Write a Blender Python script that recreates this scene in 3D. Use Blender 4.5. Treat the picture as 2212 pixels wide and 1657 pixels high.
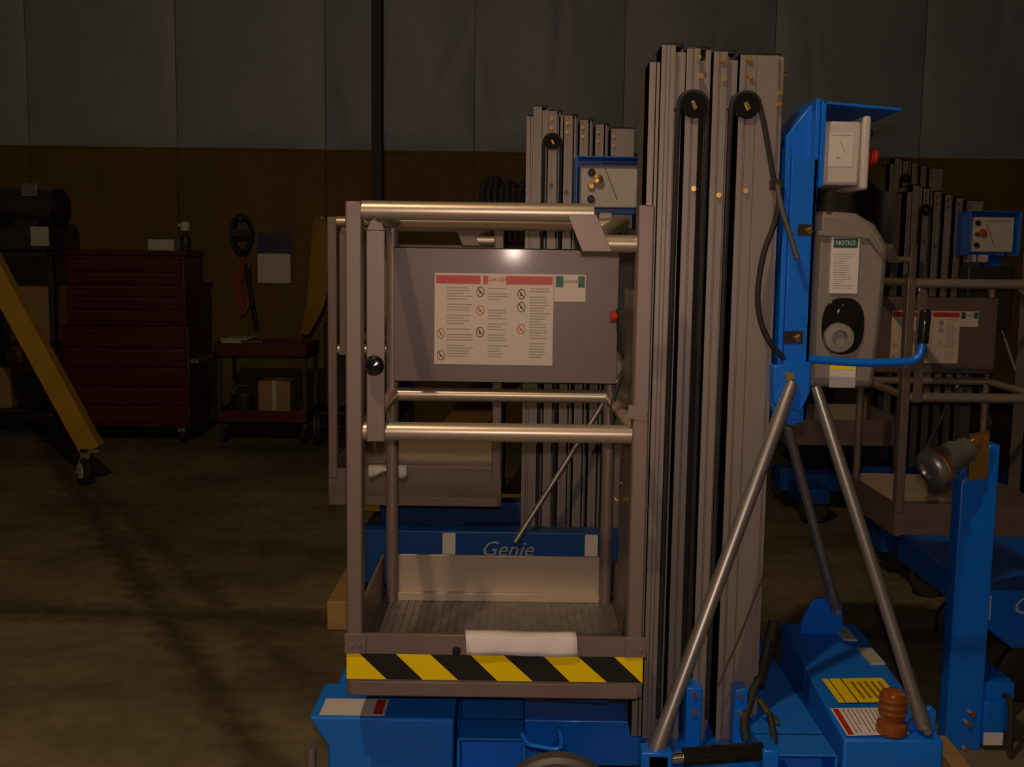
import bpy, math, random
from mathutils import Vector, Matrix
random.seed(7)
for o in list(bpy.data.objects): bpy.data.objects.remove(o)
SC = bpy.context.scene
COL = SC.collection

# ------------------------------------------------------------------ camera
F = 2300.0; TH = math.radians(6.5); RO = math.radians(0.8); CH = 1.42
st, ct, sr, cr = math.sin(TH), math.cos(TH), math.sin(RO), math.cos(RO)
_r0 = Vector((1, 0, 0)); _u0 = Vector((0, st, ct)); FW = Vector((0, ct, -st))
CR = cr*_r0 + sr*_u0; CU = cr*_u0 - sr*_r0
cam = bpy.data.objects.new('camera', bpy.data.cameras.new('camera'))
COL.objects.link(cam)
cam.data.sensor_fit = 'HORIZONTAL'; cam.data.sensor_width = 36.0
cam.data.lens = 36.0*F/2212.0
cam.data.clip_start = 0.02; cam.data.clip_end = 100
M3 = Matrix((CR, CU, -FW)).transposed()
cam.matrix_world = Matrix.Translation((0, 0, CH)) @ M3.to_4x4()
SC.camera = cam

def ray(px, py): return FW + ((px-1106)/F)*CR - ((py-828.5)/F)*CU
def P(px, py, Y):
    d = ray(px, py); t = Y/d.y
    return Vector((t*d.x, Y, CH+t*d.z))
def G(px, py, z=0.0):
    d = ray(px, py); t = (z-CH)/d.z
    return Vector((t*d.x, t*d.y, z))

# ------------------------------------------------------------------ world, lights, exposure
w = bpy.data.worlds.new('world'); SC.world = w; w.use_nodes = True
w.node_tree.nodes['Background'].inputs[0].default_value = (0.9, 0.85, 0.7, 1)
w.node_tree.nodes['Background'].inputs[1].default_value = 0.002
SC.view_settings.view_transform = 'Standard'; SC.view_settings.look = 'None'
SC.view_settings.gamma = 1.0; SC.view_settings.exposure = 0.0
SC.view_settings.use_curve_mapping = False
LAMPS = [((-0.95, 0.45, 4.5), 185.0, (1.0, 0.70, 0.40))]
# the photographer's flash, a small strobe just above the lens
fl = bpy.data.lights.new('camera_flash', 'POINT'); fl.energy = 54; fl.color = (1.0, 0.74, 0.63)
fl.shadow_soft_size = 0.018
flo = bpy.data.objects.new('camera_flash', fl); COL.objects.link(flo); flo.location = (0.0, -0.01, CH+0.06)

# ------------------------------------------------------------------ materials
MT = {}
def mat(name, col, rough=0.6, metal=0.0, noise=0.0, scale=8.0, bump=0.0, col2=None, spec=0.5, stretch=None, emit=None, trans=0.0, coat=0.0):
    m = bpy.data.materials.new(name); m.use_nodes = True
    nt = m.node_tree; b = nt.nodes['Principled BSDF']
    b.inputs['Base Color'].default_value = (*col, 1); b.inputs['Roughness'].default_value = rough
    b.inputs['Metallic'].default_value = metal; b.inputs['Specular IOR Level'].default_value = spec
    b.inputs['Transmission Weight'].default_value = trans; b.inputs['Coat Weight'].default_value = coat; b.inputs['Coat Roughness'].default_value = 0.10
    if emit:
        b.inputs['Emission Color'].default_value = (*emit[0], 1); b.inputs['Emission Strength'].default_value = emit[1]
    if noise or bump:
        tc = nt.nodes.new('ShaderNodeTexCoord'); mp = nt.nodes.new('ShaderNodeMapping')
        nt.links.new(tc.outputs['Object'], mp.inputs['Vector'])
        if stretch: mp.inputs['Scale'].default_value = stretch
        n = nt.nodes.new('ShaderNodeTexNoise'); n.inputs['Scale'].default_value = scale
        n.inputs['Detail'].default_value = 6; n.inputs['Roughness'].default_value = 0.62
        nt.links.new(mp.outputs['Vector'], n.inputs['Vector'])
        if noise:
            c2 = col2 or tuple(c*(1-noise) for c in col)
            cr_ = nt.nodes.new('ShaderNodeValToRGB')
            cr_.color_ramp.elements[0].position = 0.36; cr_.color_ramp.elements[1].position = 0.64
            cr_.color_ramp.elements[0].color = (*c2, 1); cr_.color_ramp.elements[1].color = (*col, 1)
            nt.links.new(n.outputs['Fac'], cr_.inputs['Fac']); nt.links.new(cr_.outputs['Color'], b.inputs['Base Color'])
        if bump:
            bp = nt.nodes.new('ShaderNodeBump'); bp.inputs['Strength'].default_value = bump
            bp.inputs['Distance'].default_value = 0.02
            nt.links.new(n.outputs['Fac'], bp.inputs['Height']); nt.links.new(bp.outputs['Normal'], b.inputs['Normal'])
    MT[name] = m
    return m
mat('alu', (0.245, 0.185, 0.165), 0.45, 0.30, noise=0.10, scale=6, stretch=(1, 1, 0.08))
mat('alu_mast', (0.30, 0.26, 0.235), 0.42, 0.35, noise=0.12, scale=6, stretch=(1, 1, 0.05))
mat('alu_kick', (0.56, 0.46, 0.34), 0.40, 0.35, noise=0.10, scale=6, stretch=(0.08, 1, 1))
mat('alu_rail', (0.60, 0.51, 0.40), 0.37, 0.62, noise=0.08, scale=20, stretch=(0.15, 1, 1))
mat('alu_sheet', (0.165, 0.125, 0.118), 0.42, 0.15, noise=0.08, scale=5, stretch=(0.2, 1, 1), coat=0.09)
mat('alu_dark', (0.16, 0.145, 0.13), 0.55, 0.5)
mat('tread', (0.30, 0.28, 0.26), 0.45, 0.6, noise=0.3, scale=30)
mat('galv', (0.40, 0.38, 0.36), 0.38, 0.7, noise=0.15, scale=14)
mat('chrome', (0.75, 0.72, 0.70), 0.16, 1.0)
mat('brass', (0.72, 0.46, 0.12), 0.28, 0.9)
mat('copper', (0.75, 0.36, 0.16), 0.3, 0.9)
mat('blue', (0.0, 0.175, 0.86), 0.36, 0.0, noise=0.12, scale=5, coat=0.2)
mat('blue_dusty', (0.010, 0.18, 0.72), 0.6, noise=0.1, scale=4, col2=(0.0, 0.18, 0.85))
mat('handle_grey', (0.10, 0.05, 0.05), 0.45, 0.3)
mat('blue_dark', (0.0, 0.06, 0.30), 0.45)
mat('black', (0.012, 0.011, 0.010), 0.5)
mat('rubber', (0.022, 0.020, 0.018), 0.7)
mat('gloss_black', (0.012, 0.012, 0.012), 0.14)
mat('grey_plastic', (0.23, 0.20, 0.175), 0.55, bump=0.08, scale=60)
mat('light_plastic', (0.58, 0.54, 0.50), 0.5)
mat('white', (0.70, 0.66, 0.62), 0.5)
mat('decal', (0.70, 0.60, 0.50), 0.42)
mat('decal_red', (0.55, 0.035, 0.02), 0.42)
mat('decal_green', (0.02, 0.12, 0.09), 0.45)
mat('print_grey', (0.40, 0.38, 0.30), 0.6)
mat('print_dark', (0.10, 0.05, 0.04), 0.6)
mat('print_orange', (0.60, 0.16, 0.08), 0.6)
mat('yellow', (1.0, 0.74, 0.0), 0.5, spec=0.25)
mat('tape_black', (0.010, 0.009, 0.008), 0.5)
mat('red', (0.62, 0.035, 0.015), 0.4)
mat('amber', (0.34, 0.10, 0.015), 0.25, trans=0.25)
mat('paper', (0.88, 0.80, 0.82), 0.7)
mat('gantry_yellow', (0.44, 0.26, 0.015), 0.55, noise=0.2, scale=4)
mat('wood', (0.50, 0.30, 0.11), 0.75, noise=0.25, scale=5, stretch=(0.3, 3, 3))
mat('cardboard', (0.30, 0.19, 0.09), 0.85)
mat('tool_red', (0.075, 0.005, 0.004), 0.4, noise=0.15, scale=3)
mat('tool_dark', (0.03, 0.028, 0.026), 0.5)
mat('pale', (0.45, 0.46, 0.36), 0.6)
mat('navy', (0.03, 0.03, 0.09), 0.6)
mat('cord_orange', (0.28, 0.07, 0.01), 0.6)
mat('sling_yellow', (0.32, 0.20, 0.01), 0.7)
mat('plywood', (0.150, 0.092, 0.010), 0.8, noise=0.25, scale=2.2, bump=0.1, stretch=(1, 1, 0.5))
mat('vinyl', (0.27, 0.315, 0.375), 0.5, noise=0.10, scale=1.3)
mat('steel_black', (0.010, 0.009, 0.009), 0.6)
mat('dark_wall', (0.10, 0.09, 0.07), 0.9)
mat('bulb', (1, 0.9, 0.7), 0.4, emit=((1.0, 0.75, 0.45), 8.0))
mat('cable_grey', (0.10, 0.088, 0.078), 0.55)

TRACKS = [(G(0, 1318), G(700, 1338), 0.16, 0.9), (G(400, 1400), G(575, 1657), 0.10, 0.8), (G(560, 1380), G(690, 1500), 0.09, 0.6), (G(0, 1500), G(420, 1480), 0.12, 0.35)]
def floor_mat():
    m = bpy.data.materials.new('concrete'); m.use_nodes = True; nt = m.node_tree
    b = nt.nodes['Principled BSDF']; tc = nt.nodes.new('ShaderNodeTexCoord')
    n1 = nt.nodes.new('ShaderNodeTexNoise'); n1.inputs['Scale'].default_value = 0.9; n1.inputs['Detail'].default_value = 8
    n1.inputs['Roughness'].default_value = 0.65
    n2 = nt.nodes.new('ShaderNodeTexNoise'); n2.inputs['Scale'].default_value = 14; n2.inputs['Detail'].default_value = 6
    r = nt.nodes.new('ShaderNodeValToRGB')
    r.color_ramp.elements[0].position = 0.36; r.color_ramp.elements[0].color = (0.092, 0.076, 0.040, 1)
    r.color_ramp.elements[1].position = 0.62; r.color_ramp.elements[1].color = (0.26, 0.215, 0.125, 1)
    mx = nt.nodes.new('ShaderNodeMixRGB'); mx.blend_type = 'MULTIPLY'; mx.inputs[0].default_value = 0.5
    r2 = nt.nodes.new('ShaderNodeValToRGB'); r2.color_ramp.elements[0].color = (0.55, 0.55, 0.5, 1)
    r2.color_ramp.elements[0].position = 0.35; r2.color_ramp.elements[1].position = 0.6
    for n in (n1, n2): nt.links.new(tc.outputs['Object'], n.inputs['Vector'])
    nt.links.new(n1.outputs['Fac'], r.inputs['Fac']); nt.links.new(n2.outputs['Fac'], r2.inputs['Fac'])
    nt.links.new(r.outputs['Color'], mx.inputs[1]); nt.links.new(r2.outputs['Color'], mx.inputs[2])
    # rubber tyre tracks, long dark smears across the slab
    sep = nt.nodes.new('ShaderNodeSeparateXYZ'); nt.links.new(tc.outputs['Object'], sep.inputs[0])
    def M_(op, a, b_, cl=False):
        n = nt.nodes.new('ShaderNodeMath'); n.operation = op; n.use_clamp = cl
        for k, v in enumerate((a, b_)):
            if v is None: continue
            if isinstance(v, (int, float)): n.inputs[k].default_value = v
            else: nt.links.new(v, n.inputs[k])
        return n.outputs[0]
    tot = None
    for p0, p1, wd, amt in TRACKS:
        d = Vector((p1[0]-p0[0], p1[1]-p0[1])).normalized(); nx_, ny_ = -d.y, d.x; c0 = nx_*p0[0]+ny_*p0[1]
        dist = M_('ABSOLUTE', M_('SUBTRACT', M_('ADD', M_('MULTIPLY', sep.outputs[0], nx_), M_('MULTIPLY', sep.outputs[1], ny_)), c0), None)
        wob = M_('ADD', dist, M_('MULTIPLY', M_('SUBTRACT', n2.outputs['Fac'], 0.5), 0.14))
        msk = M_('MULTIPLY', M_('SUBTRACT', 1.0, M_('DIVIDE', wob, wd), True), amt)
        tot = msk if tot is None else M_('MAXIMUM', tot, msk)
    mk = nt.nodes.new('ShaderNodeMixRGB'); mk.inputs[2].default_value = (0.05, 0.038, 0.02, 1)
    nt.links.new(tot, mk.inputs[0]); nt.links.new(mx.outputs['Color'], mk.inputs[1])
    nt.links.new(mk.outputs['Color'], b.inputs['Base Color'])
    b.inputs['Roughness'].default_value = 0.62
    bp = nt.nodes.new('ShaderNodeBump'); bp.inputs['Strength'].default_value = 0.12
    nt.links.new(n2.outputs['Fac'], bp.inputs['Height']); nt.links.new(bp.outputs['Normal'], b.inputs['Normal'])
    MT['concrete'] = m
floor_mat()

# ------------------------------------------------------------------ mesh helpers
def wloc(o):
    v = Vector((0, 0, 0))
    while o: v += o.location; o = o.parent
    return v
IDM = Matrix.Identity(4)
class MB:
    def __init__(s, T=None): s.v = []; s.f = []; s.m = []; s.T = T or IDM; s.cm = 0
    def add(s, vs, fs):
        k = len(s.v); s.v += [s.T @ Vector(v) for v in vs]
        s.f += [tuple(i+k for i in f) for f in fs]; s.m += [s.cm]*len(fs); return s
    def box(s, x0, x1, y0, y1, z0, z1):
        return s.add([(x0,y0,z0),(x1,y0,z0),(x1,y1,z0),(x0,y1,z0),(x0,y0,z1),(x1,y0,z1),(x1,y1,z1),(x0,y1,z1)],
            [(0,3,2,1),(4,5,6,7),(0,1,5,4),(1,2,6,5),(2,3,7,6),(3,0,4,7)])
    def beam(s, a, b, wx, wy, up=(0, 1, 0)):
        a = Vector(a); b = Vector(b); d = (b-a).normalized(); y = Vector(up); x = y.cross(d).normalized(); y = d.cross(x).normalized()
        vs = [p+x*i*wx/2+y*j*wy/2 for p in (a, b) for i, j in ((-1,-1),(1,-1),(1,1),(-1,1))]
        return s.add(vs, [(0,3,2,1),(4,5,6,7),(0,1,5,4),(1,2,6,5),(2,3,7,6),(3,0,4,7)])
    def prism(s, poly, d0, d1, axis='y'):
        n = len(poly)
        f = {'y': lambda p, d: (p[0], d, p[1]), 'x': lambda p, d: (d, p[0], p[1]), 'z': lambda p, d: (p[0], p[1], d)}[axis]
        vs = [f(p, d0) for p in poly]+[f(p, d1) for p in poly]
        return s.add(vs, [tuple(range(n)), tuple(range(2*n-1, n-1, -1))]+[(i, (i+1) % n+0, (i+1) % n+n, i+n)[::-1] for i in range(n)])
    def tube(s, path, r, n=12, caps=True):
        path = [Vector(p) for p in path]; k = len(path); vs = []; fs = []
        rs = r if isinstance(r, (list, tuple)) else [r]*k
        x = None
        for i, p in enumerate(path):
            d = (path[min(i+1, k-1)]-path[max(i-1, 0)]).normalized()
            if x is None:
                x = d.orthogonal().normalized()
            x = (x-d*x.dot(d)).normalized(); y = d.cross(x)
            for j in range(n):
                a = 2*math.pi*j/n; vs.append(p+rs[i]*(math.cos(a)*x+math.sin(a)*y))
        for i in range(k-1):
            for j in range(n): fs.append((i*n+j, i*n+(j+1) % n, (i+1)*n+(j+1) % n, (i+1)*n+j))
        if caps: fs += [tuple(range(n-1, -1, -1)), tuple(range((k-1)*n, k*n))]
        return s.add(vs, fs)
    def cyl(s, a, b, r, r1=None, n=20): return s.tube([a, b], [r, r if r1 is None else r1], n)
    def lathe(s, prof, c, axis=(0, 0, 1), n=28):
        c = Vector(c); d = Vector(axis).normalized()
        return s.tube_var([c+d*h for _, h in prof], [max(r, 1e-4) for r, _ in prof], d, n)
    def tube_var(s, pts, rs, d, n):
        x = d.orthogonal().normalized(); y = d.cross(x); vs = []; fs = []
        for p, r in zip(pts, rs):
            for j in range(n):
                a = 2*math.pi*j/n; vs.append(p+r*(math.cos(a)*x+math.sin(a)*y))
        for i in range(len(pts)-1):
            for j in range(n): fs.append((i*n+j, i*n+(j+1) % n, (i+1)*n+(j+1) % n, (i+1)*n+j))
        fs += [tuple(range(n-1, -1, -1)), tuple(range((len(pts)-1)*n, len(pts)*n))]
        return s.add(vs, fs)
    def build(s, name, m, parent=None, bevel=0.0, at=None):
        me = bpy.data.meshes.new(name)
        off = wloc(parent) if parent else Vector(at or (0, 0, 0))
        me.from_pydata([tuple(v-off) for v in s.v], [], s.f)
        for mm in (m if isinstance(m, (list, tuple)) else [m]): me.materials.append(MT[mm])
        me.polygons.foreach_set('material_index', s.m)
        me.polygons.foreach_set('use_smooth', [True]*len(me.polygons))
        me.update(); me.validate()
        me.set_sharp_from_angle(angle=math.radians(38))
        o = bpy.data.objects.new(name, me); COL.objects.link(o)
        if parent: o.parent = parent
        elif at: o.location = at
        if bevel:
            md = o.modifiers.new('bevel', 'BEVEL'); md.width = bevel; md.segments = 2; md.limit_method = 'ANGLE'; md.angle_limit = math.radians(50)
        return o
def root(name, label, cat, loc, group=None):
    o = bpy.data.objects.new(name, None); COL.objects.link(o); o.location = loc; o.empty_display_size = 0.1
    return tag(o, label, cat, group)
def tag(o, label, cat, group=None):
    o['label'] = label; o['category'] = cat
    if group: o['group'] = group
    return o
def struct(o): o['kind'] = 'structure'; return o
def lab(o, label): o['label'] = label; return o
def text(body, size, T, m, parent, name='lettering', shear=0.0, align='CENTER', depth=0.0006, sx=1.0):
    c = bpy.data.curves.new(name, 'FONT'); c.body = body; c.size = size; c.shear = shear
    c.align_x = align; c.align_y = 'CENTER'; c.extrude = depth; c.resolution_u = 2
    t = bpy.data.objects.new(name, c); COL.objects.link(t)
    me = bpy.data.meshes.new_from_object(t); bpy.data.objects.remove(t); bpy.data.curves.remove(c)
    off = wloc(parent)
    for v in me.vertices: v.co = T @ Vector((v.co.x*sx, v.co.y, v.co.z)) - off
    me.materials.clear(); me.materials.append(MT[m])
    o = bpy.data.objects.new(name, me); COL.objects.link(o); o.parent = parent
    return o
def facing(p, ax='-y'):
    """text frame whose reading side looks towards -y (or up, or +x) at point p"""
    p = Vector(p)
    if ax == '-y': R = Matrix(((1,0,0),(0,0,-1),(0,1,0)))
    elif ax == 'up': R = Matrix.Identity(3)
    elif ax == 'xup': R = Matrix(((0,-1,0),(1,0,0),(0,0,1)))
    return Matrix.Translation(p) @ R.to_4x4()
def arc_pts(c, r, a0, a1, n, plane='xz'):
    o = []
    for i in range(n+1):
        a = math.radians(a0+(a1-a0)*i/n); u, v = r*math.cos(a), r*math.sin(a)
        o.append((c[0]+u, c[1], c[2]+v) if plane == 'xz' else (c[0]+u, c[1]+v, c[2]) if plane == 'xy' else (c[0], c[1]+u, c[2]+v))
    return o
def spline(pts, k=8):
    pts = [Vector(p) for p in pts]; out = []
    for i in range(len(pts)-1):
        p0 = pts[max(i-1, 0)]; p1 = pts[i]; p2 = pts[i+1]; p3 = pts[min(i+2, len(pts)-1)]
        for j in range(k):
            t = j/k
            out.append(0.5*((2*p1)+(p2-p0)*t+(2*p0-5*p1+4*p2-p3)*t*t+(-p0+3*p1-3*p2+p3)*t**3))
    out.append(pts[-1]); return out

# ------------------------------------------------------------------ room
XL, XR, YN, YB, ZC = -9.0, 9.0, -5.0, 9.3, 6.5
struct(MB().box(XL, XR, YN, YB, -0.2, 0.0).build('floor', 'concrete'))
struct(MB().box(XL, XR, YN, YB+0.2, ZC, ZC+0.2).build('ceiling', 'dark_wall'))
struct(MB().box(XL-0.2, XL, YN, YB+0.2, -0.2, ZC+0.2).build('wall_left', 'dark_wall'))
struct(MB().box(XR, XR+0.2, YN, YB+0.2, -0.2, ZC+0.2).build('wall_right', 'dark_wall'))
struct(MB().box(XL, XR, YN-0.2, YN, -0.2, ZC+0.2).build('wall_front', 'dark_wall'))
wb = struct(MB().box(XL, XR, YB, YB+0.2, -0.2, ZC+0.2).build('wall_back', 'dark_wall'))
ZP = 2.345
pw = 1.27; x0 = P(385, 330, YB).x - 5*pw
i = 0
while x0+i*pw < XR-0.05:
    a = max(x0+i*pw, XL)+0.003; b = min(x0+(i+1)*pw, XR)-0.003
    pan = MB().box(a, b, YB-0.018, YB-0.001, 0.0, ZP-0.005).build('plywood_panel', 'plywood', wb, bevel=0.003)
    # billowing vinyl-faced insulation bay above the plywood
    nx, nz = 26, 40; rnd = random.Random(40+i); mb = MB(); vs = []; fs = []
    wr = [(rnd.uniform(0, 1), rnd.uniform(ZP+0.2, ZC), rnd.uniform(-1.2, 1.2), rnd.uniform(0.02, 0.05)) for _ in range(5)]
    for iz in range(nz+1):
        for ix in range(nx+1):
            u = ix/nx; z = ZP+(ZC-ZP)*iz/nz
            d = 0.05*math.sin(math.pi*u)**0.6+0.008*math.sin(7*u+z*3+i)
            d *= min(1.0, (z-ZP)/0.12)*0.85+0.15
            for (cu, cz, sl, wd) in wr:
                t = (u-cu)*pw*0.8-sl*0.35*(z-cz)
                if abs(z-cz) < 0.8: d -= 0.022*math.exp(-(t/wd)**2)*(1-abs(z-cz)/0.8)
            vs.append((a+(b-a)*u, YB-0.012-max(d, 0), z))
    for iz in range(nz):
        for ix in range(nx):
            k = iz*(nx+1)+ix; fs.append((k, k+1, k+nx+2, k+nx+1))
    mb.add(vs, fs); mb.build('insulation_panel', 'vinyl', wb)
    i += 1
# ledge where the plywood ends
MB().box(XL, XR, YB-0.024, YB-0.001, ZP-0.005, ZP+0.012).build('ledge', 'plywood', wb)
# steel column against the back wall
c = P(815, 300, 9.12)
cc = MB().box(c.x-0.042, c.x+0.042, 9.06, 9.075, 0.012, ZC).box(c.x-0.042, c.x+0.042, 9.19, 9.205, 0.012, ZC).box(c.x-0.008, c.x+0.008, 9.075, 9.19, 0.012, ZC).build('trim_1', 'steel_black')
struct(cc)
MB().box(c.x-0.1, c.x+0.1, 9.02, 9.245, 0.0, 0.012).build('base_plate', 'steel_black', cc)

def high_bay(loc, power, col, label):
    x, y, z = loc
    r = root('high_bay_lamp', label, 'lamp', (x, y, z))
    MB().lathe([(0.05, 0.36), (0.07, 0.34), (0.12, 0.24), (0.24, 0.0), (0.255, -0.02), (0.25, -0.02), (0.235, 0.0), (0.115, 0.235), (0.05, 0.33), (0.0, 0.33)], (x, y, z)).build('reflector', 'galv', r)
    MB().lathe([(0.04, 0.50), (0.09, 0.49), (0.09, 0.36), (0.04, 0.35)], (x, y, z)).build('ballast_housing', 'tool_dark', r)
    MB().cyl((x, y, z+0.49), (x, y, ZC), 0.012).build('hanging_rod', 'galv', r)
    MB().lathe([(0.02, 0.33), (0.03, 0.28), (0.055, 0.19), (0.055, 0.12), (0.03, 0.07), (0.0, 0.06)], (x, y, z)).build('bulb', 'bulb', r)
    L = bpy.data.lights.new('high_bay_light', 'POINT'); L.energy = power; L.color = col; L.shadow_soft_size = 0.05
    lo = bpy.data.objects.new('high_bay_light', L); COL.objects.link(lo); lo.parent = r; lo.location = (0, 0, -0.06)
for k, (loc, pw_, col_) in enumerate(LAMPS):
    high_bay(loc, pw_, col_, 'galvanised high bay lamp hanging from the ceiling above the photographer')

# ------------------------------------------------------------------ personnel lifts
KX = 0.308/289.0
def mx(px): return 0.668+(px-1408)*KX        # mast face pixel column (row 333) -> local x
TZ = lambda py: P(1550, py, 2.5).z            # mast face pixel row -> height

def guard_decal(r_panel, T, x0, x1, xs, z0, z1, zs, y):
    """warning sheet with red header and the small green-headed notice beside it"""
    a = MB(T).box(x0, x1, y-0.002, y, z0, z1).build('warning_decal', 'decal', r_panel)
    b = MB(T).box(x1+0.001, xs, y-0.002, y, zs, z1).build('notice_decal', 'decal', r_panel)
    W = x1-x0; H = z1-z0; yy = y-0.0026; hz = z1-0.115*H
    for u0, u1 in ((0.012, 0.385), (0.405, 0.445), (0.60, 0.99)): MB(T).box(x0+u0*W, x0+u1*W, yy, y, hz, z1-0.006).build('header_band', 'decal_red', a)
    text('DANGER', 0.0165*W/0.32, T @ facing((x0+0.525*W, yy, (hz+z1)/2-0.002)), 'print_orange', a, sx=0.8)
    m = MB(T); rnd = random.Random(3)
    for (u0, u1) in ((0.10, 0.33), (0.45, 0.62), (0.80, 0.97)):
        z = hz-0.05*H
        while z > z0+0.06*H:
            if rnd.random() < 0.86: m.box(x0+u0*W, x0+(u0+(u1-u0)*rnd.uniform(0.6, 1))*W, yy, y, z, z+0.010*H)
            z -= 0.030*H
    m.build('small_print', 'print_grey', a)['kind'] = 'stuff'
    for (u, v, mt) in ((0.385, 0.80, 'print_dark'), (0.385, 0.60, 'print_orange'), (0.385, 0.36, 'print_dark'), (0.73, 0.78, 'print_dark'), (0.73, 0.64, 'print_dark'), (0.73, 0.40, 'print_orange'), (0.055, 0.34, 'print_orange'), (0.055, 0.10, 'print_dark')):
        cx, cz = x0+u*W, z0+v*H; m = MB(T); s_ = 0.036*W/0.32*0.32*0.9
        m.tube([(cx+s_*math.cos(t*math.pi/8)*0.95, yy, cz+s_*1.25*math.sin(t*math.pi/8)) for t in range(17)], s_*0.09, 5)
        m.beam((cx-s_*0.6, yy, cz+s_*0.8), (cx+s_*0.6, yy, cz-s_*0.8), s_*0.22, 0.001)
        m.box(cx-s_*0.35, cx+s_*0.15, yy, y, cz-s_*0.4, cz+s_*0.25)
        m.build('pictogram', mt, a)
    ws = xs-x1
    for u0, u1 in ((0.06, 0.30), (0.76, 0.97)): MB(T).box(x1+u0*ws, x1+u1*ws, yy, y, z1-0.022*H/0.243-0.012, z1-0.004).build('header_band', 'decal_green', b)
    text('NOTICE', 0.0095*W/0.32, T @ facing((x1+0.53*ws, yy, z1-0.019*H/0.243)), 'decal_green', b)
    return a

def platform(r, T, dz=0.0, detail=True):
    """guard-railed basket; local origin is its front left corner at floor level"""
    zt, zm, zb = 1.545+dz, 1.046+dz, 0.446+dz
    D = 0.62
    def part(mb, name, m, par=None, bev=0.0): return mb.build(name, m, par or r, bevel=bev)
    for x in (0.0, 0.626):
        p = part(MB(T).box(x+0.0005, x+0.036, -0.0025, 0.042, zb+0.105, zt), 'post', 'alu', bev=0.004)
        if detail:
            part(MB(T).box(x-0.004, x+0.044, -0.006, 0.0, zb+0.10, zb+0.146), 'post_foot', 'alu', p, 0.001)
            for k in (0.012, 0.03): part(MB(T).cyl((x+k, -0.010, zb+0.122), (x+k, 0, zb+0.122), 0.0045, n=8), 'rivet', 'galv', p)
    for x in (0.032, 0.632):
        part(MB(T).cyl((x, D, zb+0.02), (x, D, zt-0.02), 0.0175, n=16), 'rear_post', 'alu')
    part(MB(T).cyl((0.034, 0.018, zt-0.018), (0.532, 0.018, zt-0.018), 0.0205), 'top_rail', 'alu_rail')
    part(MB(T).tube([(0.036, 0.03, zt-0.02), (0.036, D, zt-0.02)], 0.0185, 14), 'side_rail', 'alu_rail')
    part(MB(T).cyl((0.036, D, zt-0.022), (0.634, D, zt-0.022), 0.0185), 'rear_top_rail', 'alu_rail')
    part(MB(T).cyl((0.545, 0.03, zt-0.082), (0.630, 0.03, zt-0.082), 0.019), 'stub_rail', 'alu_rail')
    part(MB(T).tube([(0.545, 0.03, zt-0.082), (0.56, 0.12, zt-0.06), (0.632, D*0.6, zt-0.022), (0.634, D, zt-0.022)], 0.017, 14), 'side_rail', 'alu_rail')
    # flat gusset joining the rail end to the stub
    part(MB(T).prism([(0.475, zt-0.022), (0.537, zt-0.022), (0.572, zt-0.100), (0.508, zt-0.100)], -0.007, -0.001), 'gusset_plate', 'alu', bev=0.001)
    # sliding mid rail with its bracket
    mr = part(MB(T).cyl((0.036, 0.022, zm), (0.630, 0.022, zm), 0.0205), 'mid_rail', 'alu_rail')
    br = part(MB(T).box(0.046, 0.086, -0.004, 0.004, zm-0.02, zt-0.062).prism([(0.046, zt-0.062), (0.086, zt-0.062), (0.08, zt-0.045), (0.055, zt-0.04)], -0.004, 0.004), 'slide_bracket', 'alu', bev=0.002)
    part(MB(T).cyl((0.060, 0.02, zt-0.055), (0.060, 0.03, zt-0.02), 0.011), 'slide_pin', 'galv', br)
    if detail:
        part(MB(T).lathe([(0, -0.050), (0.014, -0.047), (0.021, -0.036), (0.022, -0.026), (0.018, -0.012), (0.012, -0.004), (0.0, -0.002)], (0.066, 0.0, zm+0.150), (0, 1, 0)), 'ball_knob', 'gloss_black', br)
    part(MB(T).cyl((0.034, D, zm+0.008), (0.634, D, zm+0.008), 0.0185), 'rear_mid_rail', 'alu_rail')
    part(MB(T).cyl((0.034, 0.04, zm), (0.034, D, zm+0.008), 0.017), 'side_mid_rail', 'alu_rail')
    sm = part(MB(T).cyl((0.640, 0.04, zm), (0.634, D, zm+0.008), 0.017), 'side_mid_rail', 'alu_rail')
    # sign panel
    sp = part(MB(T).box(0.040, 0.646, D-0.036, D-0.030, zm+0.046, zt-0.088).box(0.040, 0.646, D-0.036, D-0.012, zt-0.092, zt-0.088).box(0.040, 0.646, D-0.036, D-0.012, zm+0.046, zm+0.050), 'sign_panel', 'alu_sheet', bev=0.001)
    guard_decal(sp, T, 0.150, 0.471, 0.557, zm+0.096, zm+0.343, zm+0.270, D-0.0362)
    # kick boards and floor
    f = part(MB(T).box(0.008, 0.654, 0.012, D+0.03, zb+0.01, zb+0.02), 'platform_floor', 'tread')
    if detail:
        for k in range(30):
            xx = 0.03+k*0.0205
            part(MB(T).box(xx, xx+0.008, 0.03, D, zb+0.02, zb+0.0235), 'floor_rib', 'tread', f)
    fk = part(MB(T).prism([(-0.000, zb+0.104), (0.0, zb+0.144), (0.012, zb+0.144), (0.012, zb), (0.010, zb), (0.0, zb+0.036)], 0.0, 0.664, 'x').prism([(0.0, zb), (-0.006, zb+0.004), (-0.006, zb+0.036), (0.0, zb+0.036)], 0.010, 0.652, 'x'), 'kick_board', 'alu', bev=0.001)
    part(MB(T).box(0.02, 0.645, D+0.012, D+0.020, zb, zb+0.150).box(0.02, 0.645, D-0.004, D+0.012, zb+0.02, zb+0.045), 'kick_board', 'alu_kick', bev=0.002)
    for x in (0.0, 0.656): part(MB(T).box(x, x+0.008, 0.012, D+0.02, zb+0.004, zb+0.146), 'kick_board', 'alu', bev=0.001)
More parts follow.
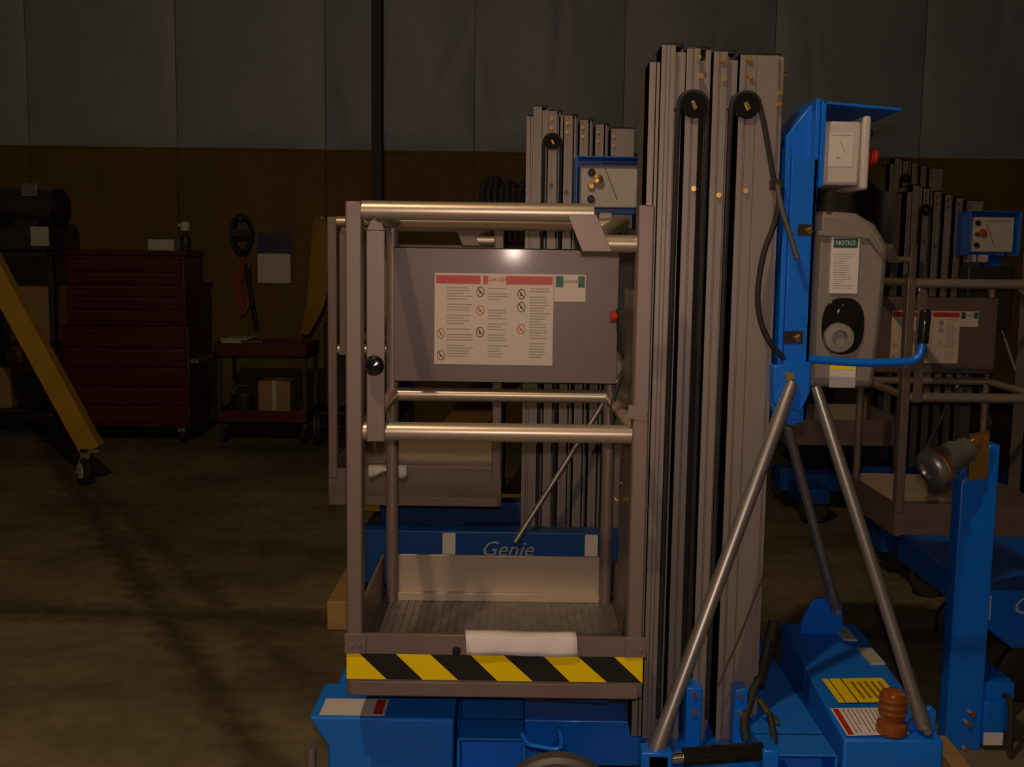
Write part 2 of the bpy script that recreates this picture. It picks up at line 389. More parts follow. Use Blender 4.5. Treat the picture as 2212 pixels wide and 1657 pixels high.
    if detail:
        z0, z1 = zb+0.040, zb+0.099; y = -0.0005
        m = MB(T)
        pts = [752, 832, 916, 994, 1086, 1149, 1238, 1303, 1388]
        def pxl(p): return (p-752)/(1388-752)*0.664
        m.cm = 0; m.add([(0, y, z0), (0.664, y, z0), (0.664, y, z1), (0, y, z1)], [(0, 1, 2, 3)])
        m.cm = 1
        for t0, t1, b0, b1 in ((752, 780, 752, 838), (858, 932, 916, 992), (1018, 1090, 1076, 1152), (1174, 1248, 1232, 1312), (1326, 1388, 1386, 1388)):
            m.add([(pxl(b0), y-0.0006, z0), (pxl(b1), y-0.0006, z0), (pxl(t1), y-0.0006, z1), (pxl(t0), y-0.0006, z1)], [(0, 1, 2, 3)])
        m.add([(-0.0006, 0.0, z0-0.03), (-0.0006, 0.03, z0-0.03), (-0.0006, 0.03, z0+0.03), (-0.0006, 0.0, z0+0.03)], [(3, 2, 1, 0)])
        lab(part(m, 'hazard_tape', ['tape_black', 'yellow'], fk), 'black and yellow striped hazard tape')
    else:
        pass
    if detail:
        part(MB(T).lathe([(0.0, -0.012), (0.007, -0.010), (0.010, -0.004), (0.010, 0.0)], (0.246, 0.0, zb+0.108), (0, 1, 0), 16), 'drain_plug', 'gloss_black', fk)
    return sp, sm

def mast(r, T, ncols, zb, zt, full, x_start=0.668, Y=0.2):
    """telescoping aluminium mast columns, stepped down from the platform side"""
    def col(i, name, ribs, x0, x1, ztop):
        m = MB(T).box(x0, x1-0.0006, Y+0.095, Y+0.21, zb, ztop)
        for a, b, d in ribs: m.box(a, b, Y+d, Y+0.096, zb, ztop)
        c_ = m.build(name, 'alu_mast', r, bevel=0.0012 if full else 0)
        MB(T).box(x0+0.004, x1-0.004, Y+0.03, Y+0.20, ztop, ztop+0.010).build('end_cap', 'black', c_, bevel=0.003)
        return c_
    S = x_start-0.668
    X = lambda p: mx(p)+S
    cols = []
    g = 1.2
    def split(a, b, lines, d=0.0):
        out = []; p = a
        for l in lines+[b]:
            out.append((X(p), X(l)-(0.0012 if l != b else 0), d)); p = l
        return out+[(X(a), X(b), d+0.004)]
    cols.append(col(0, 'mast_column', split(1408, 1422, [], 0.010)+[(X(1424), X(1431), 0.012)], X(1408), X(1432), zt-0.036))
    cols.append(col(1, 'mast_column', split(1432, 1462, [1443, 1452])+[(X(1479), X(1485), 0.05)], X(1432), X(1486), zt))
    step = 0.0065 if full else 0.016
    if full:
        cols.append(col(2, 'mast_column', split(1486, 1515, [1500, 1503])+[(X(1530), X(1541), 0.018)], X(1488), X(1543), zt-step))
        cols.append(col(3, 'mast_column', split(1544, 1574, [1557, 1560])+[(X(1583), X(1588), 0.05)], X(1545), X(1600), zt-2*step))
        cols.append(col(4, 'mast_column', split(1601, 1684, [1614, 1617, 1638])+[(X(1686), X(1697), 0.012)], X(1602), X(1697), zt-3*step))
        xe = X(1697)
    else:
        for k in range(2, ncols):
            p = 1488+57*(k-2); w_ = 55 if k < ncols-1 else 95
            cols.append(col(k, 'mast_column', split(p, p+30 if k < ncols-1 else p+84, [p+14])+([(X(p+38), X(p+44), 0.02)] if k < ncols-1 else []), X(p), X(p+w_), zt-(k-1)*step))
            xe = X(p+w_)
    # closing plates above the cable slots, sheaves, bolts
    zp = zt-0.135
    pl = [1463] if not full else [1463, 1575]
    for j, p in enumerate(pl):
        cpar = cols[1] if j == 0 else cols[3]
        MB(T).box(X(p-2), X(p+24), Y+0.020, Y+0.096, zp-0.002, zt-0.012-0.016*j).build('slot_plate', 'alu_mast', cpar)
        MB(T).box(X(p+52), X(p+78) if j == 0 else X(p+60), Y+0.020, Y+0.096, zp-0.002, zt-0.03-0.014*j).build('slot_plate', 'alu_mast', cols[2] if j == 0 else cpar)
        cx = X(p+40 if j == 0 else p+42); 
        s_ = MB(T).lathe([(0.006, -0.014), (0.029, -0.014), (0.029, -0.008), (0.023, -0.004), (0.023, 0.004), (0.029, 0.008), (0.029, 0.012), (0.0, 0.012)], (cx, Y+0.004, zp), (0, 1, 0), 32).build('cable_sheave', 'gloss_black', r)
        MB(T).beam((cx-0.004, Y-0.012, zp+0.009), (cx+0.005, Y-0.012, zp-0.009), 0.008, 0.008).build('axle_bolt', 'brass', s_, bevel=0.001)
        pts = [(cx-0.037, Y+0.010, zb+0.05), (cx-0.034, Y+0.008, zp-0.04)]+[(cx-0.033*math.cos(math.radians(t)), Y+0.004, zp+0.033*math.sin(math.radians(t))) for t in range(0, 181, 12)]
        if j == 0: pts += [(cx+0.034, Y+0.008, zp-0.04), (cx+0.031, Y+0.010, zb+0.05)]
        else: pts = pts[:-2]
        if j == 1:
            e = Vector((X(1679), Y-0.020, TZ(395)))
            pts += [(cx+0.031, Y+0.002, zp+0.004), (cx+0.038, Y-0.008, zp-0.03), (e.x-0.006, e.y, e.z+0.03), e]
        MB(T).tube(pts, 0.0062, 8).build('power_cable', 'rubber', r)
    return cols, xe

def lift_main():
    o = Vector((-0.362, 2.30, 0)); T = Matrix.Translation(o)
    r = root('personnel_lift', 'large foremost aluminium and blue personnel lift with hazard-striped empty platform', 'lift', tuple(o+Vector((0.6, 0.3, 0))), 'personnel lifts in the workshop')
    L = lambda px, py, ly: P(px, py, 2.30+ly)-o     # pixel -> local point on depth ly
    sp, sm = platform(r, T)
    zt = 1.917
    cols, xe = mast(r, T, 5, 0.262, zt, True)
    b = lambda name, mb, m, par=None, bev=0.0: mb.build(name, m, par or r, bevel=bev)
    YM = 0.2
    # bolts on the mast face
    for px, py in ((1508, 125), (1513, 166), (1560, 130), (1563, 171), (1617, 128), (1619, 166), (1684, 201), (1682, 226), (1497, 408), (1551, 422), (1609, 413)):
        p = L(px, py, YM); tilt = 0.003
        b('hex_bolt', MB(T).cyl((p.x, YM-0.010, p.z), (p.x+tilt, YM+0.03, p.z), 0.0065, n=6), 'brass', cols[1 if px < 1488 else 2 if px < 1545 else 3 if px < 1601 else 4])
    p = L(1704, 170, YM+0.1)
    b('limit_bracket', MB(T).box(xe, xe+0.006, YM+0.03, YM+0.09, p.z-0.05, p.z+0.02).cyl((xe+0.004, YM+0.05, p.z), (xe+0.016, YM+0.05, p.z), 0.007, n=6), 'brass', cols[4])
    # loose cable drooping beside the mast
    pts = [L(1678, 395, 0.175), L(1683, 430, 0.17), L(1674, 480, 0.17), L(1652, 540, 0.165), L(1640, 600, 0.165), L(1637, 650, 0.165), L(1645, 700, 0.165), L(1665, 742, 0.17), L(1694, 775, 0.185)]
    b('power_cable', MB(T).tube(spline(pts), 0.0068, 10), 'rubber')
    pts = [L(1679, 400, 0.168), L(1690, 455, 0.150), L(1706, 505, 0.140), L(1722, 558, 0.135)]
    lab(b('cable_tail', MB(T).tube(spline(pts), [0.0065]*12+[0.006]*13, 10), 'cable_grey'), 'grey loose cable end')
    e = L(1679, 398, 0.172)
    b('cable_clamp', MB(T).box(e.x-0.012, e.x+0.012, e.y-0.009, e.y+0.03, e.z-0.012, e.z+0.012), 'black', bev=0.003)
    # ---------------- blue back channel
    x0 = xe+0.008; x1 = 1.056; ch = b('back_channel', MB(T).box(x0+0.012, x1, YM-0.02, YM-0.008, 1.06, 1.665).box(x0, x0+0.012, YM-0.01, YM+0.20, 1.10, 1.69).box(x1-0.010, x1, YM-0.02, YM+0.20, 1.06, 1.80).box(x0, x1, YM+0.19, YM+0.20, 1.06, 1.75), 'blue', bev=0.002)
    for px, py, w_, h_, kind in ((1739, 497, 34, 26, 'brass'), (1714, 729, 44, 30, 'copper'), (1731, 813, 40, 26, 'bar')):
        p = L(px, py, YM-0.02)
        sl = b('slot', MB(T).box(p.x-w_/2/1000, p.x+w_/2/1000, YM-0.0215, YM-0.0195, p.z-h_/2/1000, p.z+h_/2/1000), 'black', ch)
        if kind == 'bar':
            for q in (0.005, -0.006): b('bolt_glint', MB(T).cyl((p.x-0.019, YM-0.022, p.z+q), (p.x+0.017, YM-0.022, p.z+q-0.001), 0.0048, n=10), 'copper', ch)  # reflection on a chrome bolt, shaped as two copper-coloured rods
        else:
            b('slot_bolt', MB(T).cyl((p.x+0.006, YM-0.024, p.z+0.004), (p.x+0.012, YM-0.018, p.z-0.006), 0.008, n=6), kind, ch)
    p = L(1702, 812, YM-0.03)
    b('pivot_bolt', MB(T).cyl((p.x, YM-0.050, p.z), (p.x+0.003, YM, p.z), 0.011, n=6), 'brass', ch)
    b('mast_clamp', MB(T).prism([(x0-0.014, 1.19), (x0+0.075, 1.20), (x0+0.075, 1.13), (x0+0.055, 1.08), (x0-0.012, 1.10)], YM-0.034, YM+0.20), 'blue', ch, 0.004)
    b('lower_leg', MB(T).prism([(x0-0.01, 1.10), (x0+0.070, 1.10), (x0+0.072, 1.055), (x0+0.040, 1.045), (x0+0.0, 1.06)], YM-0.01, YM+0.16), 'blue', ch, 0.003)
    # upper bracket, hood and control box
    hx = L(1774, 230, YM).x; hz = L(1774, 222, YM).z
    ub = b('control_bracket', MB(T).prism([(x0+0.006, 1.655), (x0+0.006, 1.72), (hx-0.02, 1.79), (hx, 1.795), (hx, 1.655)], YM+0.02, YM+0.19), 'blue', ch, 0.003)
    hd = b('hood', MB(T).prism([(hx-0.002, hz), (hx-0.002, hz-0.006), (hx+0.175, hz-0.020), (hx+0.178, hz-0.014)], YM-0.03, YM+0.21).box(hx-0.006, hx+0.004, YM-0.03, YM+0.21, 1.60, hz), 'blue', ch, 0.001)
    cx0, cx1 = hx+0.006, L(1858, 300, YM).x; z0, z1 = 1.607, L(1800, 262, YM).z
    cb = b('control_box', MB(T).box(cx0, cx1, YM-0.01, YM+0.16, z0, z1), 'light_plastic', bev=0.008)
    b('box_lid', MB(T).box(cx1, cx1+0.019, YM-0.018, YM+0.168, z0-0.010, z1+0.012), 'light_plastic', cb, 0.006)
    b('estop_button', MB(T).lathe([(0.009, 0.0), (0.009, 0.012), (0.018, 0.014), (0.019, 0.026), (0.014, 0.032), (0, 0.033)], (cx1+0.019, YM+0.03, L(1882, 335, YM).z), (1, 0, 0)), 'red', cb)
    b('key_switch', MB(T).lathe([(0.011, 0.0), (0.011, 0.014), (0.006, 0.018), (0, 0.018)], (cx1+0.019, YM+0.03, L(1882, 285, YM).z), (1, 0, 0)), 'black', cb)
    dl = b('instruction_decal', MB(T).box(cx0+0.012, cx0+0.068, YM-0.0115, YM-0.0095, z0+0.042, z0+0.118), 'white', cb)
    b('small_print', MB(T).box(cx0+0.016, cx0+0.062, YM-0.0122, YM-0.011, z0+0.112, z0+0.1135).beam((cx0+0.038, YM-0.0118, z0+0.10), (cx0+0.050, YM-0.0118, z0+0.075), 0.0015, 0.001).box(cx0+0.03, cx0+0.04, YM-0.0122, YM-0.011, z0+0.06, z0+0.064), 'print_grey', dl)['kind'] = 'stuff'
    # grey power unit cover
    gx0, gx1 = L(1758, 600, YM).x, L(1918, 600, YM).x; gz0, gz1 = 1.135, 1.545
    cv = b('power_unit_cover', MB(T).prism([(gx0, gz0), (gx1-0.014, gz0), (gx1-0.004, gz0+0.12), (gx1, gz0+0.2), (gx1+0.004, gz1-0.075), (gx1-0.030, gz1-0.025), (gx1-0.075, gz1), (gx0+0.004, gz1+0.006)], YM+0.01, YM+0.30), 'grey_plastic', bev=0.016)
    b('cover_lip', MB(T).prism([(gx0, gz1-0.055), (gx1-0.05, gz1-0.060), (gx1-0.022, gz1-0.095), (gx1-0.012, gz1-0.095), (gx1-0.045, gz1-0.045), (gx0, gz1-0.042)], YM-0.002, YM+0.03), 'grey_plastic', cv, 0.004)
    nx0, nx1 = L(1796, 560, YM).x, L(1857, 560, YM).x; nz0, nz1 = L(1825, 634, YM).z, L(1825, 511, YM).z
    nd = b('notice_decal', MB(T).box(nx0, nx1, YM+0.005, YM+0.011, nz0, nz1), 'white', cv)
    b('header_band', MB(T).box(nx0+0.005, nx1-0.004, YM+0.0045, YM+0.0052, nz1-0.026, nz1-0.004), 'decal_green', nd)
    text('NOTICE', 0.0150, T @ facing(((nx0+nx1)/2, YM+0.0038, nz1-0.015)), 'white', nd, sx=0.85)
    m = MB(T); rnd = random.Random(2)
    for k in range(16): m.box(nx0+0.007, nx0+0.007+0.05*rnd.uniform(0.45, 0.98), YM+0.0045, YM+0.0052, nz0+0.012+k*0.0052, nz0+0.0133+k*0.0052)
    b('small_print', m, 'print_grey', nd)['kind'] = 'stuff'
    # oval socket recess
    sx_, sz_ = L(1823, 705, YM).x, L(1823, 705, YM).z
    ov = [(sx_+0.050*math.copysign(abs(math.cos(a))**0.8, math.cos(a)), sz_+0.067*math.copysign(abs(math.sin(a))**0.8, math.sin(a))) for a in [2*math.pi*k/28 for k in range(28)]]
    so = b('charger_socket', MB(T).prism(ov, YM+0.004, YM+0.020), 'gloss_black', cv, 0.003)
    b('socket_collar', MB(T).lathe([(0.026, 0.002), (0.036, -0.004), (0.033, -0.016), (0.018, -0.018), (0.015, -0.004), (0, -0.004)], (sx_-0.010, YM+0.006, sz_-0.027), (0.1, 1, 0)), 'grey_plastic', so)
    b('socket_flap', MB(T).prism([(x*0.5+sx_*0.5+0.011, z*0.45+sz_*0.55+0.026) for x, z in ov], YM-0.004, YM+0.004), 'gloss_black', so, 0.002)
    lx0, lx1 = L(1794, 810, YM).x, L(1850, 810, YM).x; lz0, lz1 = L(1820, 838, YM).z, L(1820, 786, YM).z
    fb = b('filter_box', MB(T).box(gx0+0.004, lx1+0.02, YM+0.012, YM+0.2, lz0+0.004, gz0+0.02), 'grey_plastic', cv, 0.006)
    wd = b('caution_decal', MB(T).box(lx0, lx1, YM+0.006, YM+0.012, lz0, lz1), 'white', fb)
    b('header_band', MB(T).box(lx0, lx1, YM+0.0052, YM+0.006, lz1-0.014, lz1), 'yellow', wd)
    # blue release handle with black grip
    hp = [L(1748, 775, YM-0.03), L(1850, 783, YM-0.03), L(1955, 781, YM-0.03), L(1978, 776, YM-0.03), L(1988, 762, YM-0.03), L(1993, 738, YM-0.03)]
    hn = b('tilt_handle', MB(T).tube(spline(hp, 5), 0.0095, 14), 'blue')
    b('grip', MB(T).tube([L(1993, 742, YM-0.03), L(1997, 700, YM-0.03), L(2000, 674, YM-0.03), L(2000, 668, YM-0.03)], [0.0125, 0.0128, 0.0125, 0.008], 14), 'gloss_black', hn)
    # ---------------- chassis
    bx = lambda *a: MB(T).box(*a)
    b('chassis_beam', bx(-0.09, 1.36, 0.30, 0.50, 0.14, 0.262), 'blue', None, 0.004)
    rb = b('battery_box', MB(T).prism([(1.13, 0.02), (1.358, 0.02), (1.412, 0.815), (1.186, 0.815)], 0.10, 0.35, 'z'), 'blue_dusty', None, 0.006)
    b('box_seam', MB(T).prism([(1.20, 0.36), (1.31, 0.36), (1.335, 0.66), (1.225, 0.66)], 0.35, 0.353, 'z'), 'blue_dusty', rb, 0.002)
    def outrigger(lx0, lx1, ly0, ly1, z1, h):
        t = 0.007; z0 = z1-h
        return MB(T).box(lx0, lx1, ly0, ly1, z1-t, z1).box(lx0, lx1, ly0, ly1, z0, z0+t).box(lx0, lx0+t, ly0, ly1, z0, z1).box(lx1-t, lx1, ly0, ly1, z0, z1).box(lx0, lx1, ly0+0.10, ly0+0.11, z0, z1)
    b('outrigger_socket', outrigger(0.940, 1.113, 0.0, 0.80, 0.322, 0.14), 'blue_dusty', None, 0.003)
    b('outrigger_socket', outrigger(0.246, 0.405, 0.06, 0.80, 0.322, 0.14), 'blue_dusty', None, 0.003)
    lm = b('front_module', MB(T).prism([(-0.105, 0.352), (0.236, 0.352), (0.236, 0.13), (-0.060, 0.13), (-0.060, 0.28)], 0.095, 0.30), 'blue_dusty', None, 0.006)
    b('module_step', MB(T).prism([(-0.10, 0.262), (0.236, 0.262), (0.236, 0.372), (-0.06, 0.372)], 0.30, 0.45), 'blue', lm, 0.005)
    b('rear_module', MB(T).prism([(-0.075, 0.262), (0.236, 0.262), (0.236, 0.43), (-0.030, 0.43), (-0.05, 0.37)], 0.48, 0.74), 'blue', lm, 0.005)
    d = b('warning_decal', bx(-0.082, 0.072, 0.108, 0.20, 0.352, 0.3535), 'white', lm)
    b('header_band', bx(0.044, 0.066, 0.112, 0.196, 0.3535, 0.3542), 'decal_red', d)
    b('corner_roller', MB(T).cyl((-0.10, 0.10, 0.13), (-0.10, 0.10, 0.275), 0.012), 'galv', lm)
    # under-platform plate with button
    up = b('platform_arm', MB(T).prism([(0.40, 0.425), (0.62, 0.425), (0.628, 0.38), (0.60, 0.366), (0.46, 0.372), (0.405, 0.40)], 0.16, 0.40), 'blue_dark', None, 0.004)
    b('arm_stop', MB(T).lathe([(0.008, -0.012), (0.012, -0.006), (0.012, 0.002), (0, 0.004)], (0.455, 0.16, 0.395), (0, 1, 0)), 'gloss_black', up)
    b('carriage_beam', bx(0.10, 0.66, 0.26, 0.36, 0.425, 0.446), 'alu', None, 0.003)
    # bent rod loop
    q = [L(1125, 1580, 0.05), L(1140, 1606, 0.05), L(1160, 1612, 0.05), L(1205, 1618, 0.05), L(1213, 1600, 0.05), L(1206, 1572, 0.05)]
    b('lock_rod', MB(T).tube(spline(q, 5), 0.0065, 10), 'blue')
    # wheels
    def wheel(x, y, rad, wd_, name='wheel'):
        wv = b(name, MB(T).lathe([(rad*0.55, -wd_/2), (rad*0.94, -wd_/2), (rad, -wd_*0.3), (rad, wd_*0.3), (rad*0.94, wd_/2), (rad*0.55, wd_/2)], (x, y, rad), (0, 1, 0), 32), 'rubber')
        b('hub', MB(T).lathe([(0.02, -wd_*0.6), (rad*0.5, -wd_*0.4), (rad*0.56, -wd_*0.3), (rad*0.56, wd_*0.3), (0.02, wd_*0.6)], (x, y, rad), (0, 1, 0)), 'galv', wv)
    for x, y in ((0.0, 0.20), (0.0, 0.62), (1.22, 0.17), (1.22, 0.68)): wheel(x, y, 0.065, 0.04)
    g_ = L(1205, 1622, 0.02)
    cw = b('stabiliser_wheel', MB(T).lathe([(0.03, -0.022), (0.125, -0.022), (0.135, -0.012), (0.135, 0.012), (0.125, 0.022), (0.03, 0.022)], (g_.x, 0.03, g_.z-0.137), (0, 1, 0.15), 36), 'alu_dark')
    b('hub', MB(T).lathe([(0.0, -0.03), (0.05, -0.028), (0.06, 0.0), (0.05, 0.028), (0, 0.03)], (g_.x, 0.03, g_.z-0.137), (0, 1, 0.15)), 'galv', cw)
    b('wheel_arm', MB(T).beam((g_.x, 0.06, g_.z-0.137), (g_.x+0.02, 0.34, 0.2), 0.03, 0.03), 'blue', cw)
    # mast foot brackets, cylinder
    for px0, px1, py0, py1 in ((1484, 1516, 1486, 1560), (1588, 1612, 1490, 1600)):
        a = L(px0, py0, 0.15); c_ = L(px1, py1, 0.15)
        fb_ = b('foot_bracket', bx(a.x, c_.x, 0.15, 0.245, 0.262, a.z), 'blue', None, 0.003)
        for py in (py0+14, py0+52):
            pp = L((px0+px1)/2, py, 0.148); b('hex_bolt', MB(T).cyl((pp.x, 0.142, pp.z), (pp.x, 0.16, pp.z), 0.007, n=6), 'copper', fb_)
    a = L(1475, 1636, -0.02); c_ = L(1648, 1622, -0.02)
    hc = b('tilt_cylinder', MB(T).cyl(a, c_, 0.021), 'gloss_black'); b('cylinder_rod', MB(T).cyl(L(1440, 1640, -0.02), a, 0.013), 'chrome', hc)
    b('cylinder_eye', MB(T).box(c_.x-0.006, c_.x+0.03, -0.05, 0.02, c_.z-0.03, c_.z+0.015), 'blue', hc, 0.004)
    b('cylinder_eye', MB(T).box(L(1395, 1640, -0.02).x, L(1442, 1640, -0.02).x, -0.05, 0.02, c_.z-0.06, c_.z), 'blue', hc, 0.004)
    b('cylinder_cradle', bx(0.70, 1.02, -0.03, 0.30, 0.20, 0.262), 'blue', hc, 0.004)
    for k, (pts, rr) in enumerate((([L(1660, 1380, 0.26), L(1648, 1440, 0.24), L(1625, 1500, 0.18), L(1608, 1560, 0.14), L(1612, 1600, 0.12)], 0.011), ([L(1672, 1340, 0.30), L(1660, 1400, 0.28), L(1640, 1480, 0.22)], 0.014), ([L(1662, 1540, 0.10), L(1672, 1600, 0.06), L(1665, 1650, 0.03), L(1662, 1690, 0.03)], 0.008))):
        b('hydraulic_hose', MB(T).tube(spline(pts), rr, 10), 'rubber')
    pts = [L(1648, 1245, 0.18), L(1600, 1370, 0.172), L(1565, 1450, 0.168), L(1548, 1490, 0.165)]
    b('lift_wire', MB(T).tube(spline(pts), 0.0024, 6), 'print_dark')
    b('hose_fitting', MB(T).tube([L(1640, 1510, 0.16), L(1660, 1540, 0.15), L(1680, 1560, 0.15)], 0.007, 8), 'brass')
    # braces
    def brace(a, e, w_, lugs=True):
        a = Vector(a); e = Vector(e); dd = (e-a).normalized()
        m = MB(T).tube([a-dd*0.0, a+dd*0.03, a+dd*0.07, e-dd*0.09, e-dd*0.03, e], [w_*0.75, w_*0.85, w_, w_, w_*1.3, w_*1.15], 14)
        br_ = b('mast_brace', m, 'galv')
        b('brace_bolt', MB(T).cyl(e+Vector((0, -w_*1.6, 0)), e+Vector((0, w_*1.6, 0)), 0.009, n=6), 'galv', br_)
        return br_
    brace(L(1712, 826, 0.155), L(1412, 1632, -0.02), 0.0165)
    brace(L(1762, 835, 0.155), L(1996, 1572, 0.05), 0.0150)
    brace(L(1690, 880, 0.42), L(1806, 1318, 0.70), 0.0130)
    b('brace_lug', MB(T).prism([(1.29, 0.35), (1.358, 0.35), (1.358, 0.40), (1.345, 0.41), (1.30, 0.372)], 0.07, 0.085), 'blue', rb, 0.002)
    b('brace_lug', MB(T).prism([(1.215, 0.345), (1.225, 0.40), (1.255, 0.455), (1.30, 0.46), (1.335, 0.44), (1.345, 0.345)], 0.72, 0.735), 'blue', rb, 0.002)
    b('brace_lug', MB(T).box(0.66, 0.73, -0.05, 0.0, 0.30, 0.345), 'blue', None, 0.003)
    b('rear_block', MB(T).box(1.00, 1.075, 0.62, 0.72, 0.32, 0.46), 'blue', None, 0.008)
    # decals on the battery box
    a0 = lambda px, py: G(px, py, 0.35)-o
    yd = [a0(1775, 1470), a0(1905, 1468), a0(1950, 1520), a0(1812, 1522)]
    m = MB(T).add([(v.x, v.y, 0.3545) for v in yd], [(3, 2, 1, 0)]); yo = b('caution_decal', m, 'yellow', rb)
    m = MB(T)
    for t, wd_ in ((0.10, 0.016), (0.30, 0.02)):
        m.add([(yd[0].lerp(yd[1], t+q).lerp(yd[3].lerp(yd[2], t+q), v_).xy.to_tuple()+(0.355,)) for q, v_ in ((0, 0), (wd_, 0), (wd_, 1), (0, 1))], [(3, 2, 1, 0)])
    b('bar', m, 'tape_black', yo)['kind'] = 'stuff'
    m = MB(T)
    for k in range(5):
        t = 0.42+k*0.11
        m.add([(yd[0].lerp(yd[1], t+q).lerp(yd[3].lerp(yd[2], t+q), v_).xy.to_tuple()+(0.355,)) for q, v_ in ((0, 0.15), (0.05, 0.15), (0.05, 0.85), (0, 0.85))], [(3, 2, 1, 0)])
    b('small_print', m, 'sling_yellow', yo)['kind'] = 'stuff'
    wq = [a0(1793, 1534), a0(1930, 1532), a0(1965, 1590), a0(1830, 1594)]
    wo = b('warning_decal', MB(T).add([(v.x, v.y, 0.3545) for v in wq], [(3, 2, 1, 0)]), 'paper', rb)
    m = MB(T); m.add([(wq[0].lerp(wq[1], t).lerp(wq[3].lerp(wq[2], t), v_).xy.to_tuple()+(0.355,)) for t, v_ in ((0.03, 0.03), (0.12, 0.03), (0.12, 0.97), (0.03, 0.97))], [(3, 2, 1, 0)]); b('header_band', m, 'decal_red', wo)
    m = MB(T)
    for k in range(9):
        t = 0.18+k*0.07
        m.add([(wq[0].lerp(wq[1], t+q).lerp(wq[3].lerp(wq[2], t+q), v_).xy.to_tuple()+(0.355,)) for q, v_ in ((0, 0.06), (0.012, 0.06), (0.012, 0.92-0.3*(k % 3 == 2)), (0, 0.92-0.3*(k % 3 == 2)))], [(3, 2, 1, 0)])
    b('small_print', m, 'print_dark', wo)['kind'] = 'stuff'
    for (pa, pb_) in (((1795, 1356), (1838, 1385)), ((1850, 1403), (1890, 1436))):
        u, v = a0(*pa), a0(*pb_); b('serial_plate', bx(u.x+0.002, u.x+0.042, min(u.y, v.y), max(u.y, v.y), 0.350, 0.3555), 'pale', rb)
    # amber beacon
    c_ = a0(1925, 1585)
    be = b('beacon', MB(T).lathe([(0.034, 0.0), (0.036, 0.012), (0.033, 0.024), (0.026, 0.028), (0.026, 0.036), (0.029, 0.040), (0.030, 0.085), (0.026, 0.096), (0.014, 0.102), (0.0, 0.103)], (c_.x, c_.y, 0.354)), 'amber', rb)
    for k in range(3): b('lens_ring', MB(T).lathe([(0.030, 0), (0.032, 0.002), (0.032, 0.006), (0.030, 0.008)], (c_.x, c_.y, 0.400+k*0.015)), 'amber', be)
    # platform extras: hand controller, cable, ring, tag
    pc = L(1345, 720, 0.46)
    hcb = b('platform_controller', MB(T).prism([(pc.x-0.018, pc.z+0.065), (pc.x+0.028, pc.z+0.065), (pc.x+0.030, pc.z-0.05), (pc.x+0.012, pc.z-0.085), (pc.x-0.010, pc.z-0.04)], 0.42, 0.49), 'rubber', None, 0.008)
    b('stop_button', MB(T).lathe([(0.008, 0), (0.008, 0.008), (0.015, 0.010), (0.015, 0.018), (0, 0.022)], (pc.x-0.014, 0.445, pc.z+0.044), (-1, -0.25, 0)), 'red', hcb)
    b('control_cable', MB(T).tube(spline([(pc.x+0.012, 0.455, pc.z-0.07), L(1348, 800, 0.45), L(1333, 840, 0.44), L(1322, 890, 0.42), L(1330, 960, 0.40)]), 0.006, 8), 'rubber', hcb)
    b('carriage_plate', MB(T).box(0.650, 0.658, 0.17, 0.47, 0.60, 1.36), 'alu_sheet', None, 0.002)
    rg = L(1338, 1062, 0.40)
    b('wire_ring', MB(T).tube([(rg.x+0.018*math.cos(t*math.pi/12), 0.40+0.004*math.sin(t), rg.z+0.024*math.sin(t*math.pi/12)) for t in range(25)], 0.0017, 6).tube([L(1345, 985, 0.40), L(1356, 1020, 0.40), (rg.x+0.012, 0.40, rg.z+0.02)], 0.0015, 6), 'brass')
    tg = L(1372, 888, 0.03)
    b('tag_plate', MB(T).beam((tg.x-0.020, -0.004, tg.z+0.004), (tg.x+0.022, -0.004, tg.z-0.002), 0.030, 0.003, (0, 1, 0)), 'alu', sm)
    return r

